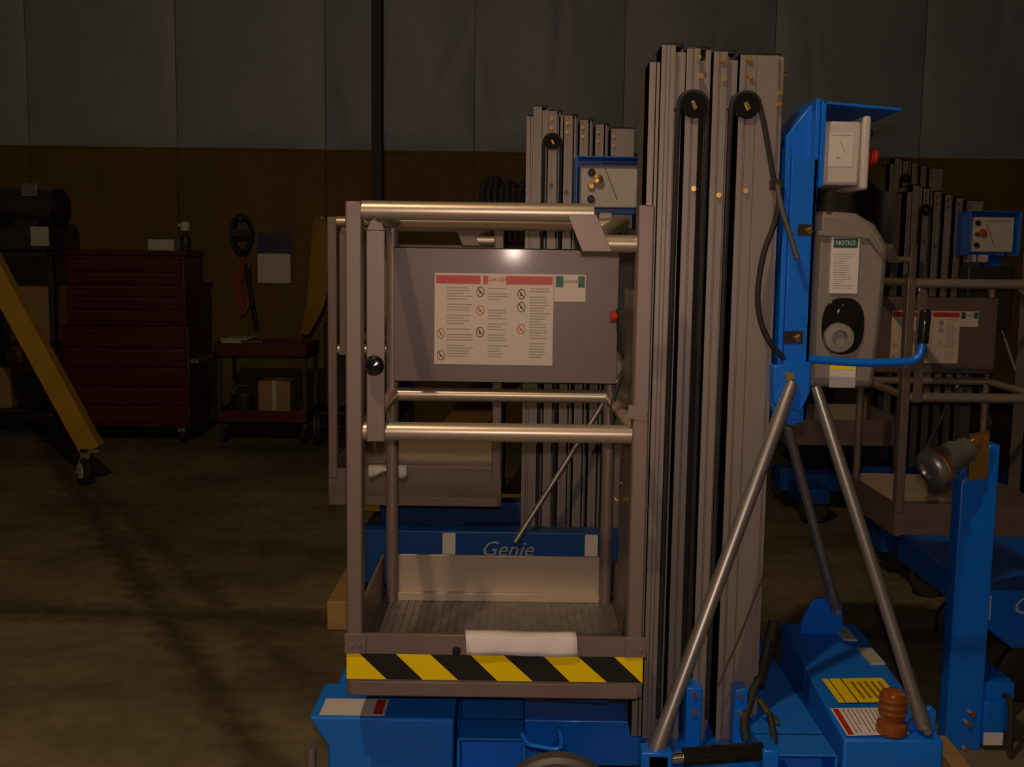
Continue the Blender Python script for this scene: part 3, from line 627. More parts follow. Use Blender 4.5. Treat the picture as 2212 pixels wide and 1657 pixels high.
def lift_far(label, ox, oy, yaw, ncols, zt, dz=0.0, xs=0.0, bz=0.0, bxs=0.0, base='skirt', frontbox=True, plat=True, zb=0.262):
    o = Vector((ox, oy, 0)); T = Matrix.Translation(o) @ Matrix.Rotation(math.radians(yaw), 4, 'Z')
    r = root('personnel_lift', label, 'lift', tuple((T @ Vector((0.6, 0.3, 0)))), 'personnel lifts in the workshop')
    b = lambda name, mb, m, par=None, bev=0.0: mb.build(name, m, par or r, bevel=bev)
    if plat: platform(r, T, dz, detail=False)
    cols, xe = mast(r, T, ncols, zb, zt, False, x_start=0.668+xs)
    for k in range(2, ncols):
        x = mx(1488+57*(k-2)+10)+xs
        for q in (0.03, 0.065): b('hex_bolt', MB(T).cyl((x, 0.192, zt-(k-1)*0.016-q), (x, 0.21, zt-(k-1)*0.016-q), 0.007, n=6), 'brass', cols[k])
    for k, zz in ((2, zt-0.30), (3, zt-0.325)):
        x = mx(1488+57*(k-2)+12)+xs; b('hex_bolt', MB(T).cyl((x, 0.188, zz), (x, 0.21, zz), 0.009, n=6), 'alu_dark', cols[k])
    if frontbox:
        x0 = mx(1488+57*2-10)+xs+bxs; x1 = x0+0.255; z1 = zt-0.17-bz; z0 = z1-0.19+bz*0.5
        hz = z1+0.028
        hd = b('hood', MB(T).box(x0-0.008, x1+0.008, 0.02, 0.19, hz-0.006, hz).box(x0-0.012, x0-0.004, 0.02, 0.19, z0-0.02, hz).box(x1+0.004, x1+0.012, 0.02, 0.19, z0-0.02, hz).box(x0, x1, 0.17, 0.19, z0-0.02, hz), 'blue', None, 0.002)
        cb = b('control_panel', MB(T).box(x0+0.004, x1-0.004, 0.07, 0.17, z0, z1), 'light_plastic', None, 0.006)
        for k, (u, m) in enumerate(((0.82, 'tool_dark'), (0.50, 'brass'), (0.20, 'tool_dark'))):
            b('button', MB(T).lathe([(0.014, 0.0), (0.014, -0.012), (0.010, -0.018), (0, -0.018)], (x0+0.05, 0.07, z0+u*(z1-z0)), (0, 1, 0)), m, cb)
        b('stop_button', MB(T).lathe([(0.012, 0.0), (0.012, -0.012), (0.019, -0.014), (0.018, -0.026), (0, -0.03)], (x0+0.075, 0.07, z0+0.55*0.19), (0, 1, 0)), 'brass' if zb < 0.3 and oy < 5 else 'red', cb)
        b('panel_print', MB(T).beam((x0+0.10, 0.0692, z0+0.15), (x0+0.15, 0.0692, z0+0.03), 0.003, 0.0012).box(x0+0.09, x1-0.03, 0.0688, 0.070, z0+0.165, z0+0.168), 'print_dark', cb)['kind'] = 'stuff'
        for k in (0.02, 0.085): b('socket', MB(T).box(x0+k, x0+k+0.05, 0.10, 0.16, z0-0.055, z0-0.012), 'light_plastic', cb, 0.004)
        b('power_unit', MB(T).box(x0, x1, 0.04, 0.18, z0-0.42, z0-0.075), 'tool_dark', None, 0.012)
    # braces
    for a, e in (((xe+0.06, 0.16, 1.15), (0.72, -0.02, 0.35)), ((xe+0.09, 0.16, 1.15), (xe+0.36, 0.04, 0.36)), ((xe+0.07, 0.44, 1.10), (xe+0.34, 0.72, 0.42))):
        b('mast_brace', MB(T).cyl(a, e, 0.0115, n=10), 'galv')
    b('back_channel', MB(T).box(xe+0.004, xe+0.10, 0.185, 0.40, 1.06, min(zt-0.2, 1.70)), 'blue', None, 0.003)
    if base == 'skirt':
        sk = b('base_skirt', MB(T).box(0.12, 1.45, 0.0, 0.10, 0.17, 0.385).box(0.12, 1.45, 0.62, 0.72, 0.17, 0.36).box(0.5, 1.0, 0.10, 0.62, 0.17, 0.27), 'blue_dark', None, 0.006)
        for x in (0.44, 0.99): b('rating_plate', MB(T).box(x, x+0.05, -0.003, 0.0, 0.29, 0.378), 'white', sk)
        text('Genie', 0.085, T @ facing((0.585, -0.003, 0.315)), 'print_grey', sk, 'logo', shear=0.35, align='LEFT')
        b('battery_box', MB(T).box(xe+0.02, xe+0.34, 0.12, 0.60, 0.27, 0.62), 'blue', None, 0.006)
        wl = ((0.24, 0.05), (1.36, 0.05), (0.24, 0.67), (1.36, 0.67))
    else:
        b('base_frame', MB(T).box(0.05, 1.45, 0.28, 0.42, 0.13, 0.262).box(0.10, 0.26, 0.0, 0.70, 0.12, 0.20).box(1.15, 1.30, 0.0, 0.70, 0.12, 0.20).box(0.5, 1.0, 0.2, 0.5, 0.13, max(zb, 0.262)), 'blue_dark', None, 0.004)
        wl = ((0.18, 0.05), (1.22, 0.05), (0.18, 0.65), (1.22, 0.65))
    for x, y in wl:
        b('wheel', MB(T).lathe([(0.02, -0.022), (0.076, -0.022), (0.085, -0.012), (0.085, 0.012), (0.076, 0.022), (0.02, 0.022)], (x, y, 0.085), (0, 1, 0), 20), 'rubber')
    return r

lift_main()
lift_far('second personnel lift standing directly behind the foremost platform, boxy control panel on its mast', -0.70, 4.02, 0.0, 7, 2.02, dz=0.035, xs=0.075, bz=0.06)
lift_far('personnel lift at right whose low platform shows a warning sheet behind the blue handle', 1.64, 4.45, 0.0, 5, 1.90, dz=-0.17, base='low', frontbox=False)
lift_far('personnel lift in the right background, mast showing above the low platform rail, red stop button', 1.50, 5.75, 0.0, 7, 1.87, bxs=0.09, base='low', zb=0.30)
lift_far('farthest personnel lift, only its mast top seen beside the white control box', 1.90, 7.2, 0.0, 6, 2.16, base='low', frontbox=False, plat=False)

# ---------------- right hand lift base with upright tilt-back arm
def right_base():
    o = G(2078, 1620, 0.0); T = IDM
    r = root('lift_base', 'blue lift base at right edge with upright tilt-back arm carrying a silver roller', 'lift base', tuple(o))
    b = lambda name, mb, m, par=None, bev=0.0: mb.build(name, m, par or r, bevel=bev)
    x0, x1 = G(2041, 1620).x, G(2117, 1620).x; y = o.y
    ztop = P(2080, 960, y).z
    arm = b('tilt_arm', MB().prism([(x0, 0.0), (x1, 0.0), (x1, ztop), (x1-0.03, ztop), (x0+0.02, ztop-0.09), (x0, ztop-0.11)], y, y+0.06), 'blue', None, 0.004)
    for px, py in ((2098, 1540), (2090, 1562), (2085, 1618)):
        p = P(px, py, y); b('hex_bolt', MB().cyl((p.x, y-0.012, p.z), (p.x, y+0.01, p.z), 0.009, n=6), 'copper', arm)
    # roller
    a = P(2086, 972, y-0.055); c_ = P(2020, 1008, y-0.085)
    ax = (c_-a).normalized()
    ro = b('roller', MB().lathe([(0.020, -0.02), (0.034, -0.01), (0.036, 0.0), (0.036, 0.02), (0.043, 0.03), (0.046, 0.09), (0.054, 0.10), (0.057, 0.112), (0.052, 0.13), (0.045, 0.136), (0.026, 0.138), (0.022, 0.130), (0.0, 0.130)], a, ax, 32), 'galv')
    b('roller_ring', MB().lathe([(0.055, 0.094), (0.060, 0.099), (0.060, 0.106), (0.055, 0.111)], a, ax, 32), 'copper', ro)
    b('axle_nut', MB().lathe([(0.0, -0.045), (0.018, -0.045), (0.018, -0.02), (0.0, -0.02)], a, ax, 6), 'brass', ro)
    b('roller_fork', MB().beam(a-ax*0.02+Vector((0.02, 0, 0.04)), a-ax*0.02+Vector((0.045, 0.05, -0.10)), 0.055, 0.012), 'brass', ro)
    # foot box beside the arm
    fx1 = P(2166, 1550, y).x
    fo = b('arm_bracket', MB().box(x1, fx1, y-0.01, y+0.12, 0.02, P(2140, 1515, y).z), 'blue', None, 0.004)
    fp = P(2118, 1582, y-0.01); fq = P(2180, 1657, y-0.01)
    pl = b('rating_plate', MB().box(x1+0.002, fx1-0.001, y-0.013, y-0.010, 0.022, max(fp.z, 0.045)), 'white', fo)
    hs = [P(2168, 1502, y+0.0), P(2180, 1510, y-0.02), P(2184, 1540, y-0.04), P(2182, 1590, y-0.05), P(2180, 1640, y-0.06)]
    b('hose', MB().tube(spline([Vector((v.x, v.y, max(v.z, 0.014))) for v in hs]), 0.009, 8), 'rubber', fo)
    # skirt with logo further back
    yb = 3.28; X0 = P(2112, 1300, yb).x; z1 = P(2150, 1276, yb).z
    sk = b('base_skirt', MB().prism([(X0, z1), (X0+1.1, z1), (X0+1.1, z1-0.19), (X0+0.12, z1-0.19), (X0, z1-0.10)], yb, yb+0.70), 'blue', None, 0.006)
    rp = P(2128, 1312, yb); b('rating_plate', MB().box(X0+0.012, X0+0.042, yb-0.003, yb, z1-0.095, z1-0.015), 'white', sk)
    t0 = P(2183, 1308, yb); text('Genie', 0.085, facing((t0.x, yb-0.003, t0.z)), 'light_plastic', sk, 'logo', shear=0.35, align='LEFT')
    b('connector_beam', MB().box(x1, x1+0.10, y+0.02, yb+0.05, 0.05, 0.20), 'blue', None, 0.004)
    for xx, yy in ((X0+0.22, yb+0.10), (X0+0.95, yb+0.10), (X0+0.22, yb+0.60), (X0+0.95, yb+0.60)):
        b('wheel', MB().lathe([(0.02, -0.025), (0.085, -0.025), (0.10, -0.014), (0.10, 0.014), (0.085, 0.025), (0.02, 0.025)], (xx, yy, 0.10), (0, 1, 0), 24), 'rubber')
        b('wheel_strut', MB().box(xx-0.02, xx+0.02, yy+0.025, yy+0.05, 0.08, z1-0.15), 'blue', None, 0.002)
right_base()

# ---------------- paper draped over the foremost kick board
def paper():
    y = 2.30; a = P(1003, 1378, y-0.01); b_ = P(1243, 1414, y-0.01); m = MB(); vs = []; fs = []
    prof = [(0.04, 0.5885), (0.018, 0.592), (0.002, 0.592), (-0.006, 0.588), (-0.0085, 0.574), (-0.0085, 0.560), (-0.0085, 0.549)]
    nx = 14
    for k, (dy, z) in enumerate(prof):
        for i_ in range(nx+1):
            u = i_/nx; vs.append((a.x+(b_.x-a.x)*u+0.006*k/6, y+dy-0.003*abs(math.sin(u*9+k*0.6)), z+0.0015*math.sin(u*7+k)))
    for k in range(len(prof)-1):
        for i_ in range(nx):
            q = k*(nx+1)+i_; fs.append((q, q+1, q+nx+2, q+nx+1))
    m.add(vs, fs); o = m.build('folded_paper', 'paper')
    sd = o.modifiers.new('thickness', 'SOLIDIFY'); sd.thickness = 0.0012
    tag(o, 'white folded paper sheet draped over the front kick board above hazard tape', 'paper')
paper()
def rag():
    y = 4.02; a = P(797, 1020, y); b_ = P(880, 1020, y); zt_ = 0.446+0.144+0.035+0.003; m = MB(); vs = []; fs = []
    prof = [(0.05, -0.030), (0.022, 0.004), (0.004, 0.006), (-0.006, 0.0), (-0.010, -0.018), (-0.012, -0.034)]; nx = 12
    for k, (dy, dz_) in enumerate(prof):
        for i_ in range(nx+1):
            u = i_/nx; vs.append((a.x+(b_.x-a.x)*u, y+dy-0.004-0.005*math.sin(u*14+k*0.4), zt_+dz_*(0.7+0.4*math.sin(u*8+1))+0.003))
    for k in range(len(prof)-1):
        for i_ in range(nx):
            q = k*(nx+1)+i_; fs.append((q, q+1, q+nx+2, q+nx+1))
    m.add(vs, fs); o = m.build('cleaning_rag', 'white'); o.modifiers.new('thickness', 'SOLIDIFY').thickness = 0.003
    tag(o, 'crumpled white rag hung over the kick board of the second lift', 'rag')
rag()

# ---------------- gantry frames
def gantry_left():
    foot = G(190, 1046); y = foot.y
    top = P(0, 585, y); d = (P(205, 978, y)-P(-5, 592, y)).normalized()
    e = P(200, 972, y); apex = e-d*((3.1-e.z)/(-d.z)) if d.z < 0 else e
    r = root('gantry_crane', 'slanted yellow gantry crane leg on a caster at far left', 'gantry', (foot.x, foot.y, 0))
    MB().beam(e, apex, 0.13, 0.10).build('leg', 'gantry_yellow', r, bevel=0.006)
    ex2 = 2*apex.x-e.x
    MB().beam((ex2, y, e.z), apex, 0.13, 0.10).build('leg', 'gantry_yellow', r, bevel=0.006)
    MB().box(apex.x-0.12, apex.x+0.12, y-1.2, y+0.2, apex.z-0.02, apex.z+0.2).build('top_beam', 'gantry_yellow', r, bevel=0.006)
    zc = 1.9; t = (zc-e.z)/(apex.z-e.z); xa = e.x+(apex.x-e.x)*t; xb = ex2+(apex.x-ex2)*t
    MB().box(xb, xa, y-0.03, y+0.03, zc-0.05, zc+0.05).build('tie_beam', 'gantry_yellow', r, bevel=0.004)
    for x in (e.x, ex2):
        c_ = MB().lathe([(0.02, -0.025), (0.075, -0.025), (0.09, -0.012), (0.09, 0.012), (0.075, 0.025), (0.02, 0.025)], (x-0.05, y-0.02, 0.09), (0.7, 0.7, 0), 24).build('caster_wheel', 'rubber', r)
        MB().lathe([(0.0, -0.03), (0.045, -0.03), (0.055, -0.02), (0.055, 0.02), (0.045, 0.03), (0, 0.03)], (x-0.05, y-0.02, 0.09), (0.7, 0.7, 0)).build('hub', 'pale', c_)
        MB().beam((x-0.07, y-0.045, 0.07), (x-0.01, y-0.03, e.z+0.03), 0.05, 0.012).box(x-0.06, x+0.06, y-0.05, y+0.05, e.z-0.01, e.z+0.012).build('caster_fork', 'galv', c_)
gantry_left()
def gantry_mid():
    y = 5.6; a = P(1030, 880, y); b_ = P(905, 1030, y); d = (a-b_).normalized()
    bot = b_+d*((0.16-b_.z)/d.z); apex = b_+d*((2.0-b_.z)/d.z)
    r = root('shop_crane', 'yellow shop crane with slanted strut seen through the foremost platform opening', 'crane', (bot.x, y, 0))
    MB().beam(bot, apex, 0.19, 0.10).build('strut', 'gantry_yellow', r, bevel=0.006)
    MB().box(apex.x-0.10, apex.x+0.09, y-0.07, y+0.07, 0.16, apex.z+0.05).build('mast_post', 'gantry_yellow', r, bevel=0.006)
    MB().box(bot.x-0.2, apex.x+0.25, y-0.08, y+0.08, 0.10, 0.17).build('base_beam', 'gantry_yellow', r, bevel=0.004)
    for x in (bot.x-0.1, apex.x+0.15):
        MB().lathe([(0.0, -0.02), (0.045, -0.02), (0.052, -0.01), (0.052, 0.01), (0.045, 0.02), (0, 0.02)], (x, y, 0.052), (0, 1, 0), 20).build('caster_wheel', 'rubber', r)
gantry_mid()

# ---------------- timber on the floor
p = G(706, 1362); q = Vector((p.x, p.y))
tb = MB().box(p.x, p.x+0.115, p.y, p.y+0.55, 0.0, 0.115).build('timber_block', 'wood', bevel=0.006)
tag(tb, 'short orange-brown timber block on the floor left of the foremost platform', 'timber')
a = G(2050, 1628, 0.03); c_ = G(2098, 1690, 0.03); dd = (c_-a); dd.z = 0; a.z = 0; dn = dd.normalized(); a2 = a-dn*0.10; c2 = a+dn*0.5
tb = MB().beam(a2+Vector((0, 0, 0.02)), c2+Vector((0, 0, 0.02)), 0.055, 0.04, (0, 0, 1)).build('wood_plank', 'wood', bevel=0.003)
tag(tb, 'narrow wooden plank lying on the floor beside the blue tilt-back arm', 'plank')

# ---------------- left background: tool storage
def toolbox():
    y = 8.05; x0, x1 = P(133, 800, y).x, P(408, 800, y).x; zt = P(270, 540, y).z; D = 0.55
    r = root('tool_chest', 'tall dark red roller tool chest with rows of drawers', 'tool chest', ((x0+x1)/2, y+D/2, 0))
    zs = 0.90
    lo = MB().box(x0, x1, y+0.02, y+D, 0.12, zs).build('cabinet', 'tool_red', r, bevel=0.01)
    up = MB().box(x0+0.03, x1-0.03, y+0.05, y+D-0.02, zs, zt-0.04).box(x0+0.02, x1-0.02, y+0.04, y+D-0.01, zt-0.04, zt).build('top_chest', 'tool_red', r, bevel=0.01)
    def drawers(par, z0, z1, n, a, b, yy):
        h = (z1-z0)/n
        for k in range(n):
            d = MB().box(a, b, yy, yy+0.02, z0+k*h+0.006, z0+(k+1)*h-0.006).build('drawer', 'tool_red', par, bevel=0.004)
            MB().box(a+0.03, b-0.03, yy-0.012, yy, z0+(k+1)*h-0.028, z0+(k+1)*h-0.018).build('handle', 'handle_grey', d)
    drawers(lo, 0.15, zs-0.02, 5, x0+0.03, x1-0.03, y)
    drawers(up, zs+0.03, zt-0.07, 5, x0+0.06, x1-0.06, y+0.03)
    for xx in (x0+0.08, x1-0.08):
        for yy in (y+0.08, y+D-0.07):
            c_ = MB().lathe([(0, -0.018), (0.045, -0.018), (0.052, 0), (0.045, 0.018), (0, 0.018)], (xx, yy, 0.052), (1, 0, 0), 18).build('caster', 'rubber', r)
            MB().box(xx-0.028, xx+0.028, yy-0.03, yy+0.03, 0.085, 0.12).build('fork', 'galv', c_)
    side = MB().box(x1, x1+0.02, y+0.06, y+D-0.04, 0.62, 0.65).box(x1+0.03, x1+0.05, y+0.06, y+D-0.04, 0.62, 0.65).build('push_handle', 'galv', r)
    # things on top
    tx = P(358, 520, y+0.25).x
    t = MB().box(tx-0.11, tx+0.10, y+0.15, y+0.38, zt, zt+0.008)
    for s_ in (-0.11, 0.092): t.box(tx+s_, tx+s_+0.008, y+0.15, y+0.38, zt+0.008, zt+0.085)
    for s_ in (0.15, 0.372): t.box(tx-0.11, tx+0.10, y+s_, y+s_+0.008, zt+0.008, zt+0.085)
    tag(t.build('parts_tray', 'pale', bevel=0.002), 'pale open parts tray on top of the red tool chest', 'tray')
    sx = P(406, 500, y+0.25).x-0.02
    s = root('spray_bottle', 'white-topped dark spray bottle on the red tool chest beside the pale tray', 'bottle', (sx, y+0.25, zt))
    MB().lathe([(0.036, 0.0), (0.040, 0.01), (0.040, 0.09), (0.03, 0.12), (0.016, 0.135), (0.016, 0.15)], (sx, y+0.25, zt)).build('bottle_body', 'tool_dark', s)
    MB().lathe([(0.018, 0.148), (0.034, 0.155), (0.036, 0.21), (0.022, 0.225), (0.0, 0.225)], (sx, y+0.25, zt)).build('cap', 'light_plastic', s)
    MB().box(sx-0.055, sx-0.01, y+0.24, y+0.26, zt+0.19, zt+0.21).build('nozzle', 'light_plastic', s, bevel=0.004)
toolbox()

def tool_cart():
    y = 8.1; x0, x1 = P(465, 850, y).x, P(665, 850, y).x; zt = P(560, 742, y).z; D = 0.5
    r = root('tool_cart', 'low dark red open tool cart with loaded shelf beside the tall chest', 'cart', ((x0+x1)/2, y+D/2, 0))
    def tray(z, h):
        return MB().box(x0, x1, y, y+D, z, z+0.015).box(x0, x1, y, y+0.012, z, z+h).box(x0, x1, y+D-0.012, y+D, z, z+h).box(x0, x0+0.012, y, y+D, z, z+h).box(x1-0.012, x1, y, y+D, z, z+h)
    tray(zt-0.11, 0.11).build('top_tray', 'tool_red', r, bevel=0.003)
    tray(0.16, 0.10).build('bottom_shelf', 'tool_red', r, bevel=0.003)
    for xx in (x0+0.012, x1-0.042):
        for yy in (y+0.012, y+D-0.042): MB().box(xx, xx+0.03, yy, yy+0.03, 0.11, zt-0.08).build('post', 'tool_dark', r)
    for xx in (x0+0.05, x1-0.05):
        for yy in (y+0.06, y+D-0.06): MB().lathe([(0, -0.018), (0.048, -0.018), (0.055, 0), (0.048, 0.018), (0, 0.018)], (xx, yy, 0.055), (1, 0, 0), 18).build('caster', 'rubber', r)
    zs = 0.176
    bx_ = MB().box(x0+0.30, x0+0.55, y+0.12, y+0.36, zs, zs+0.30).build('cardboard_carton', 'cardboard', bevel=0.004)
    tag(bx_, 'brown carton standing on the low shelf of the open red tool cart', 'carton')
    MB().box(x0+0.41, x0+0.44, y+0.118, y+0.362, zs+0.02, zs+0.302).build('packing_tape', 'pale', bx_)
    gb = root('grease_bucket', 'small dark bucket on the open cart shelf left of the brown carton', 'bucket', (x0+0.16, y+0.22, zs))
    MB().lathe([(0.07, 0), (0.085, 0.17), (0.09, 0.175), (0.086, 0.18), (0.078, 0.17), (0.064, 0.01), (0, 0.01)], (x0+0.16, y+0.22, zs)).build('bucket_body', 'tool_dark', gb)
    MB().tube(arc_pts((x0+0.16, y+0.22, zs+0.165), 0.088, 0, 180, 14), 0.003, 6).build('bail_handle', 'galv', gb)
    # on the top tray
    zz = zt-0.095
    tx = P(495, 730, y+0.2).x
    tx = max(tx, x0+0.13)
    tr = MB().box(tx-0.10, tx+0.10, y+0.06, y+0.38, zz, zz+0.11).box(tx-0.105, tx+0.105, y+0.055, y+0.385, zz+0.11, zz+0.125).build('parts_case', 'pale', bevel=0.008)
    tag(tr, 'pale flat parts case on top of the open red cart', 'case')
    MB().box(tx-0.04, tx+0.04, y+0.04, y+0.056, zz+0.05, zz+0.065).build('case_handle', 'tool_dark', tr)
    wx = P(545, 718, y+0.1).x
    wr = root('chrome_wrench', 'shiny chrome wrench lying across the open red tool cart', 'wrench', (wx, y+0.12, zt))
    MB().beam((wx-0.07, y+0.02, zt+0.012), (wx+0.07, y+0.012, zt+0.012), 0.02, 0.012).build('handle', 'chrome', wr, bevel=0.003)
    MB().lathe([(0.014, -0.008), (0.024, -0.008), (0.024, 0.008), (0.014, 0.008)], (wx+0.085, y+0.012, zt+0.012), (0, 0, 1), 18).build('ring_end', 'chrome', wr)
tool_cart()

def left_rack():
    y = 8.2; xa, xb = P(-70, 700, y).x, P(118, 700, y).x
    r = root('shelf_rack', 'dark steel shelf rack at far left edge by the plywood wall', 'rack', ((xa+xb)/2, y+0.25, 0))
    zs = (0.20, 0.72, P(60, 545, y).z-0.03)
    for xx in (xa, xb-0.04):
        for yy in (y, y+0.46): MB().box(xx, xx+0.04, yy, yy+0.04, 0.0, zs[2]+0.02).build('post', 'tool_dark', r)
    for z in zs: MB().box(xa, xb, y, y+0.5, z, z+0.03).build('shelf', 'tool_dark', r, bevel=0.003)
    # black machine on top
    z0 = zs[2]+0.03; mx0, mx1 = xa+0.10, xb+0.02
    m = root('bench_grinder', 'black bench machine with pale label on the far left rack', 'machine', ((mx0+mx1)/2, y+0.25, z0))
    MB().box(mx0+0.05, mx1-0.1, y+0.08, y+0.42, z0, z0+0.20).build('machine_body', 'tool_dark', m, bevel=0.03)
    cx = (mx0+mx1)/2
    MB().cyl((mx0+0.08, y+0.25, z0+0.36), (mx1-0.06, y+0.25, z0+0.34), 0.14, n=24).build('motor', 'tool_dark', m, bevel=0.02)
    MB().box(cx-0.1, cx+0.1, y+0.15, y+0.35, z0+0.18, z0+0.30).build('pedestal', 'tool_dark', m, bevel=0.02)
    for s_ in (mx0+0.06, mx1-0.05): MB().lathe([(0, -0.03), (0.13, -0.03), (0.15, -0.015), (0.15, 0.015), (0.13, 0.03), (0, 0.03)], (s_, y+0.25, z0+0.35), (1, 0, 0.02)).build('wheel_guard', 'black', m)
    lp = P(84, 512, y+0.06); MB().box(lp.x-0.07, lp.x+0.07, y+0.068, y+0.085, max(z0+0.02, lp.z-0.07), lp.z+0.08).build('label_plate', 'pale', m, bevel=0.004)
    gp = P(70, 410, y+0.1); MB().box(gp.x-0.09, gp.x+0.03, y+0.105, y+0.12, gp.z-0.05, gp.z+0.05).build('eye_shield', 'galv', m, bevel=0.004)
    # middle shelf: tan box and tyre
    bx_ = MB().box(xa+0.30, xb-0.06, y+0.05, y+0.45, 0.75, 1.18).build('storage_carton', 'cardboard', bevel=0.005)
    tag(bx_, 'tan cardboard carton on the middle shelf of the far left rack', 'carton')
    ty = MB().lathe([(0.07, -0.04), (0.13, -0.045), (0.145, -0.03), (0.145, 0.03), (0.13, 0.045), (0.07, 0.04)], (xb-0.20, y-0.05+0.045, 0.23+0.146), (0, 1, 0), 28).build('spare_tyre', 'rubber')
    ty.location.y = 0.05
    tag(ty, 'small black tyre standing on the bottom shelf of the far left rack', 'tyre')
    b2 = MB().box(xa+0.06, xa+0.29, y+0.05, y+0.42, 0.23, 0.55).build('lower_carton', 'cardboard', bevel=0.005)
    tag(b2, 'tan cardboard carton on the bottom shelf beside the small tyre', 'carton')
left_rack()

def wall_things():
    y = YB-0.03
    # calendar
    a, c_ = P(556, 503, y), P(628, 612, y)
    r = root('wall_calendar', 'wall calendar with navy picture above a white page on plywood', 'calendar', ((a.x+c_.x)/2, y, c_.z))
    zm = P(590, 548, y).z
    MB().box(a.x, c_.x, y-0.004, y+0.01, zm, a.z).build('picture', 'navy', r)
    MB().box(a.x, c_.x, y-0.006, y+0.01, c_.z, zm-0.004).build('page', 'light_plastic', r)
    MB().box(a.x+0.02, c_.x-0.02, y-0.007, y+0.012, zm-0.006, zm+0.002).build('spiral', 'galv', r)
    # hank of black hose
    h = P(525, 505, y-0.03)
    r = root('hose_hank', 'black coiled hose hung on the plywood above the tool cart', 'hose', (h.x, y, h.z-0.18))
    m = MB()
    for k in range(6): m.tube([(h.x+(0.075+0.006*(k % 3))*math.cos(t*math.pi/12), y-0.02-0.017*k, h.z+(0.15+0.006*(k % 2))*math.sin(t*math.pi/12)) for t in range(25)], 0.013, 8)
    m.build('coil', 'rubber', r)
    MB().box(h.x-0.09, h.x+0.09, y-0.135, y-0.005, h.z-0.02, h.z+0.03).build('strap', 'black', r)
    MB().cyl((h.x, y+0.012, h.z+0.13), (h.x, y-0.13, h.z+0.13), 0.008).build('hook', 'galv', r)
    # orange and black cord hank
    h = P(530, 620, y-0.03)
    r = root('extension_cord', 'hank of orange extension cord hanging under the black hose', 'cord', (h.x, y, h.z-0.3))
    m = MB()
    for k in range(5):
        m.tube(spline([(h.x-0.03+0.02*k, y-0.02-0.012*k, h.z+0.24), (h.x-0.10+0.016*k, y-0.03, h.z+0.02), (h.x-0.04+0.01*k, y-0.035, h.z-0.24+0.02*k), (h.x+0.06-0.012*k, y-0.03, h.z-0.05), (h.x+0.02*k-0.03, y-0.02-0.012*k, h.z+0.24)]), 0.009, 7)
    m.build('cord_loops', 'cord_orange', r)
    MB().tube(spline([(h.x+0.02, y-0.05, h.z+0.2), (h.x+0.05, y-0.06, h.z-0.05), (h.x+0.10, y-0.05, h.z-0.35)]), 0.022, 8).build('cord_tail', 'rubber', r)
    MB().cyl((h.x, y+0.012, h.z+0.245), (h.x, y-0.10, h.z+0.245), 0.008).build('hook', 'galv', r)
    # yellow sling
    pts = [P(702, 468, y-0.1), P(714, 520, y-0.1), P(714, 590, y-0.1), P(700, 660, y-0.1), P(668, 722, y-0.1)]
    sp_ = spline(pts, 6); m = MB(); vs = []; fs = []
    for k, q in enumerate(sp_):
        t = k/(len(sp_)-1); w_ = 0.03+0.15*math.sin(math.pi*(0.08+0.87*t))**0.8
        for s_, dy in ((0, -0.02), (-w_*0.5, -0.045), (-w_, -0.02), (-w_, 0.0), (0, 0.0)): vs.append((q.x+s_, q.y+dy, q.z))
    n = len(sp_)
    for k in range(n-1):
        for j in range(5): fs.append((k*5+j, k*5+(j+1) % 5, (k+1)*5+(j+1) % 5, (k+1)*5+j))
    fs += [(4, 3, 2, 1, 0), tuple(range((n-1)*5, n*5))]
    m.add(vs, fs); r = root('lifting_sling', 'curved yellow lifting sling hanging on the plywood wall', 'sling', tuple(pts[-1]))
    m.build('webbing', 'sling_yellow', r)
    MB().cyl((pts[0].x-0.02, y+0.012, pts[0].z-0.01), (pts[0].x-0.02, y-0.14, pts[0].z-0.01), 0.01).build('hook', 'galv', r)
wall_things()

def dark_cart():
    y = 8.0; x0 = P(700, 900, y).x; x1 = x0+0.55
    r = root('welding_cart', 'black welding cart with pale wheel between tool cart and foremost lift', 'cart', ((x0+x1)/2, y+0.2, 0))
    MB().box(x0, x1, y, y+0.45, 0.30, 0.95).build('welder_case', 'tool_dark', r, bevel=0.02)
    MB().box(x0-0.03, x1+0.03, y-0.03, y+0.48, 0.25, 0.28).build('deck', 'black', r)
    for xx in (x0+0.02, x1-0.02): MB().tube([(xx, y+0.46, 0.26), (xx, y+0.47, 1.1), (xx, y+0.40, 1.18)], 0.015).build('handle_tube', 'black', r)
    MB().box(x0+0.05, x1-0.05, y-0.006, y, 0.55, 0.9).build('front_panel', 'black', r)
    for xx, yy in ((x0-0.07, y+0.1), (x1+0.06, y+0.1), (x0-0.07, y+0.38), (x1+0.06, y+0.38)):
        wv = MB().lathe([(0.03, -0.02), (0.125, -0.025), (0.14, -0.01), (0.14, 0.01), (0.125, 0.025), (0.03, 0.02)], (xx, yy, 0.14), (1, 0.25, 0), 24).build('wheel', 'rubber', r)
        MB().lathe([(0, -0.028), (0.07, -0.024), (0.085, 0), (0.07, 0.024), (0, 0.028)], (xx, yy, 0.14), (1, 0.25, 0)).build('rim', 'pale', wv)
    for yy in (y+0.1, y+0.38): MB().cyl((x0-0.07, yy, 0.14), (x1+0.06, yy, 0.14), 0.012).box(x0+0.05, x0+0.09, yy-0.015, yy+0.015, 0.14, 0.26).box(x1-0.09, x1-0.05, yy-0.015, yy+0.015, 0.14, 0.26).build('axle', 'black', r)
dark_cart()

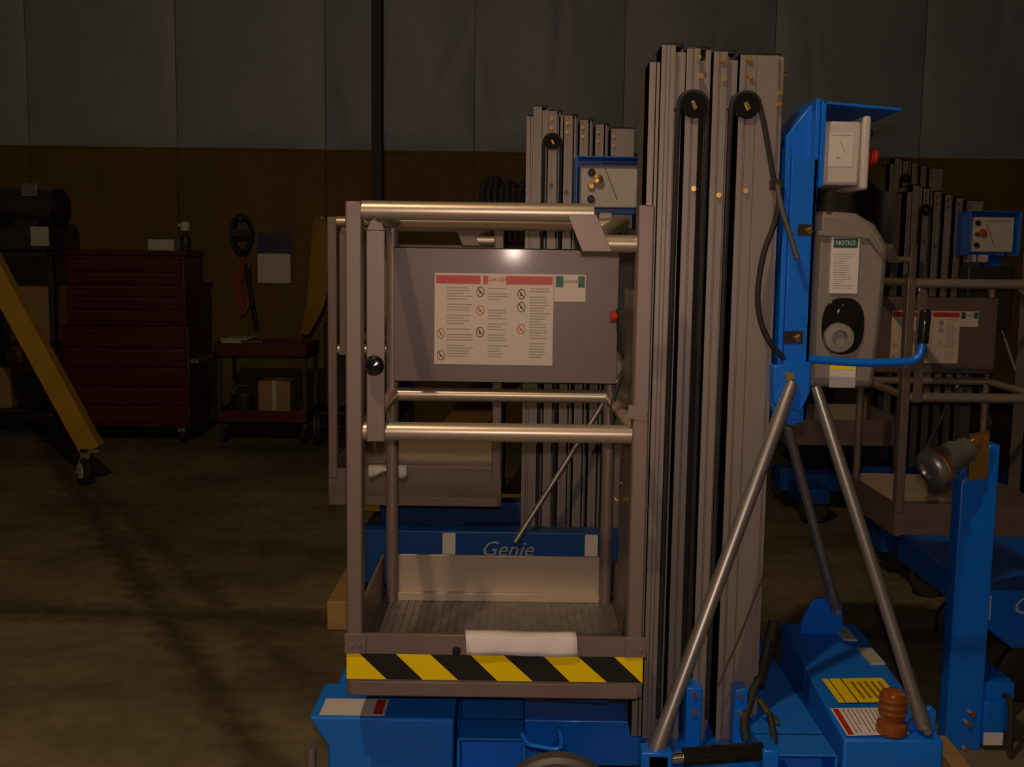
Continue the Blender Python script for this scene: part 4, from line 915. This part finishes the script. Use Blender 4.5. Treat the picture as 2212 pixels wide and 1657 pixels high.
def dark_machine():
    y = 6.6; x0, x1 = P(1770, 430, y).x-0.05, P(1965, 430, y).x; zt = P(1860, 402, y).z
    r = root('covered_machine', 'black tarp-covered machine behind the grey power unit cover', 'machine', ((x0+x1)/2, y+0.3, 0))
    m = MB(); nx, ny = 18, 8; vs = []; fs = []
    for j in range(ny+1):
        for i_ in range(nx+1):
            u, v = i_/nx, j/ny; e = max(abs(u-0.5)*2, abs(v-0.5)*2)
            z = zt-0.05*math.sin(u*9+1)-0.04*math.cos(v*7+u*4)-(0 if e < 0.85 else (e-0.85)/0.15*0.9)
            vs.append((x0+(x1-x0)*u+0.03*math.sin(v*8), y+0.6*v+0.03*math.sin(u*11), z))
    for j in range(ny):
        for i_ in range(nx):
            k = j*(nx+1)+i_; fs.append((k, k+1, k+nx+2, k+nx+1))
    m.add(vs, fs); o = m.build('tarp', 'black', r); o.modifiers.new('thickness', 'SOLIDIFY').thickness = 0.006
    MB().box(x0+0.12, x1-0.12, y+0.1, y+0.5, 0.08, zt-0.16).build('machine_body', 'tool_dark', r, bevel=0.02)
    for xx in (x0+0.2, x1-0.2):
        for yy in (y+0.15, y+0.45): MB().box(xx-0.03, xx+0.03, yy-0.03, yy+0.03, 0.0, 0.09).build('foot', 'rubber', r)
dark_machine()
def cable_heap():
    # dark hoses slung over a stand behind the second lift
    y = 6.3; c_ = P(1090, 410, y)
    r = root('hose_stand', 'dark tangle of hoses on a stand left of the second lift mast', 'stand', (c_.x, y, 0))
    MB().cyl((c_.x, y, 0.02), (c_.x, y, c_.z), 0.025).build('stand_pole', 'black', r)
    MB().lathe([(0.22, 0.0), (0.22, 0.02), (0.05, 0.04), (0, 0.04)], (c_.x, y, 0.0)).build('stand_foot', 'black', r)
    MB().cyl((c_.x-0.14, y, c_.z), (c_.x+0.14, y, c_.z), 0.015).build('cross_arm', 'black', r)
    rnd = random.Random(5)
    for k in range(7):
        x = c_.x-0.11+0.036*k; d_ = rnd.uniform(0.05, 0.12)
        MB().tube(spline([(x, y-0.05, c_.z-0.30), (x-0.02, y-0.04, c_.z-0.03), (x+rnd.uniform(-.02, .02), y, c_.z+0.02+rnd.uniform(0, 0.05)), (x+0.02, y+0.05, c_.z-0.03), (x, y+0.05, c_.z-0.32)]), 0.016, 7).build('hose', 'rubber', r)
cable_heap()
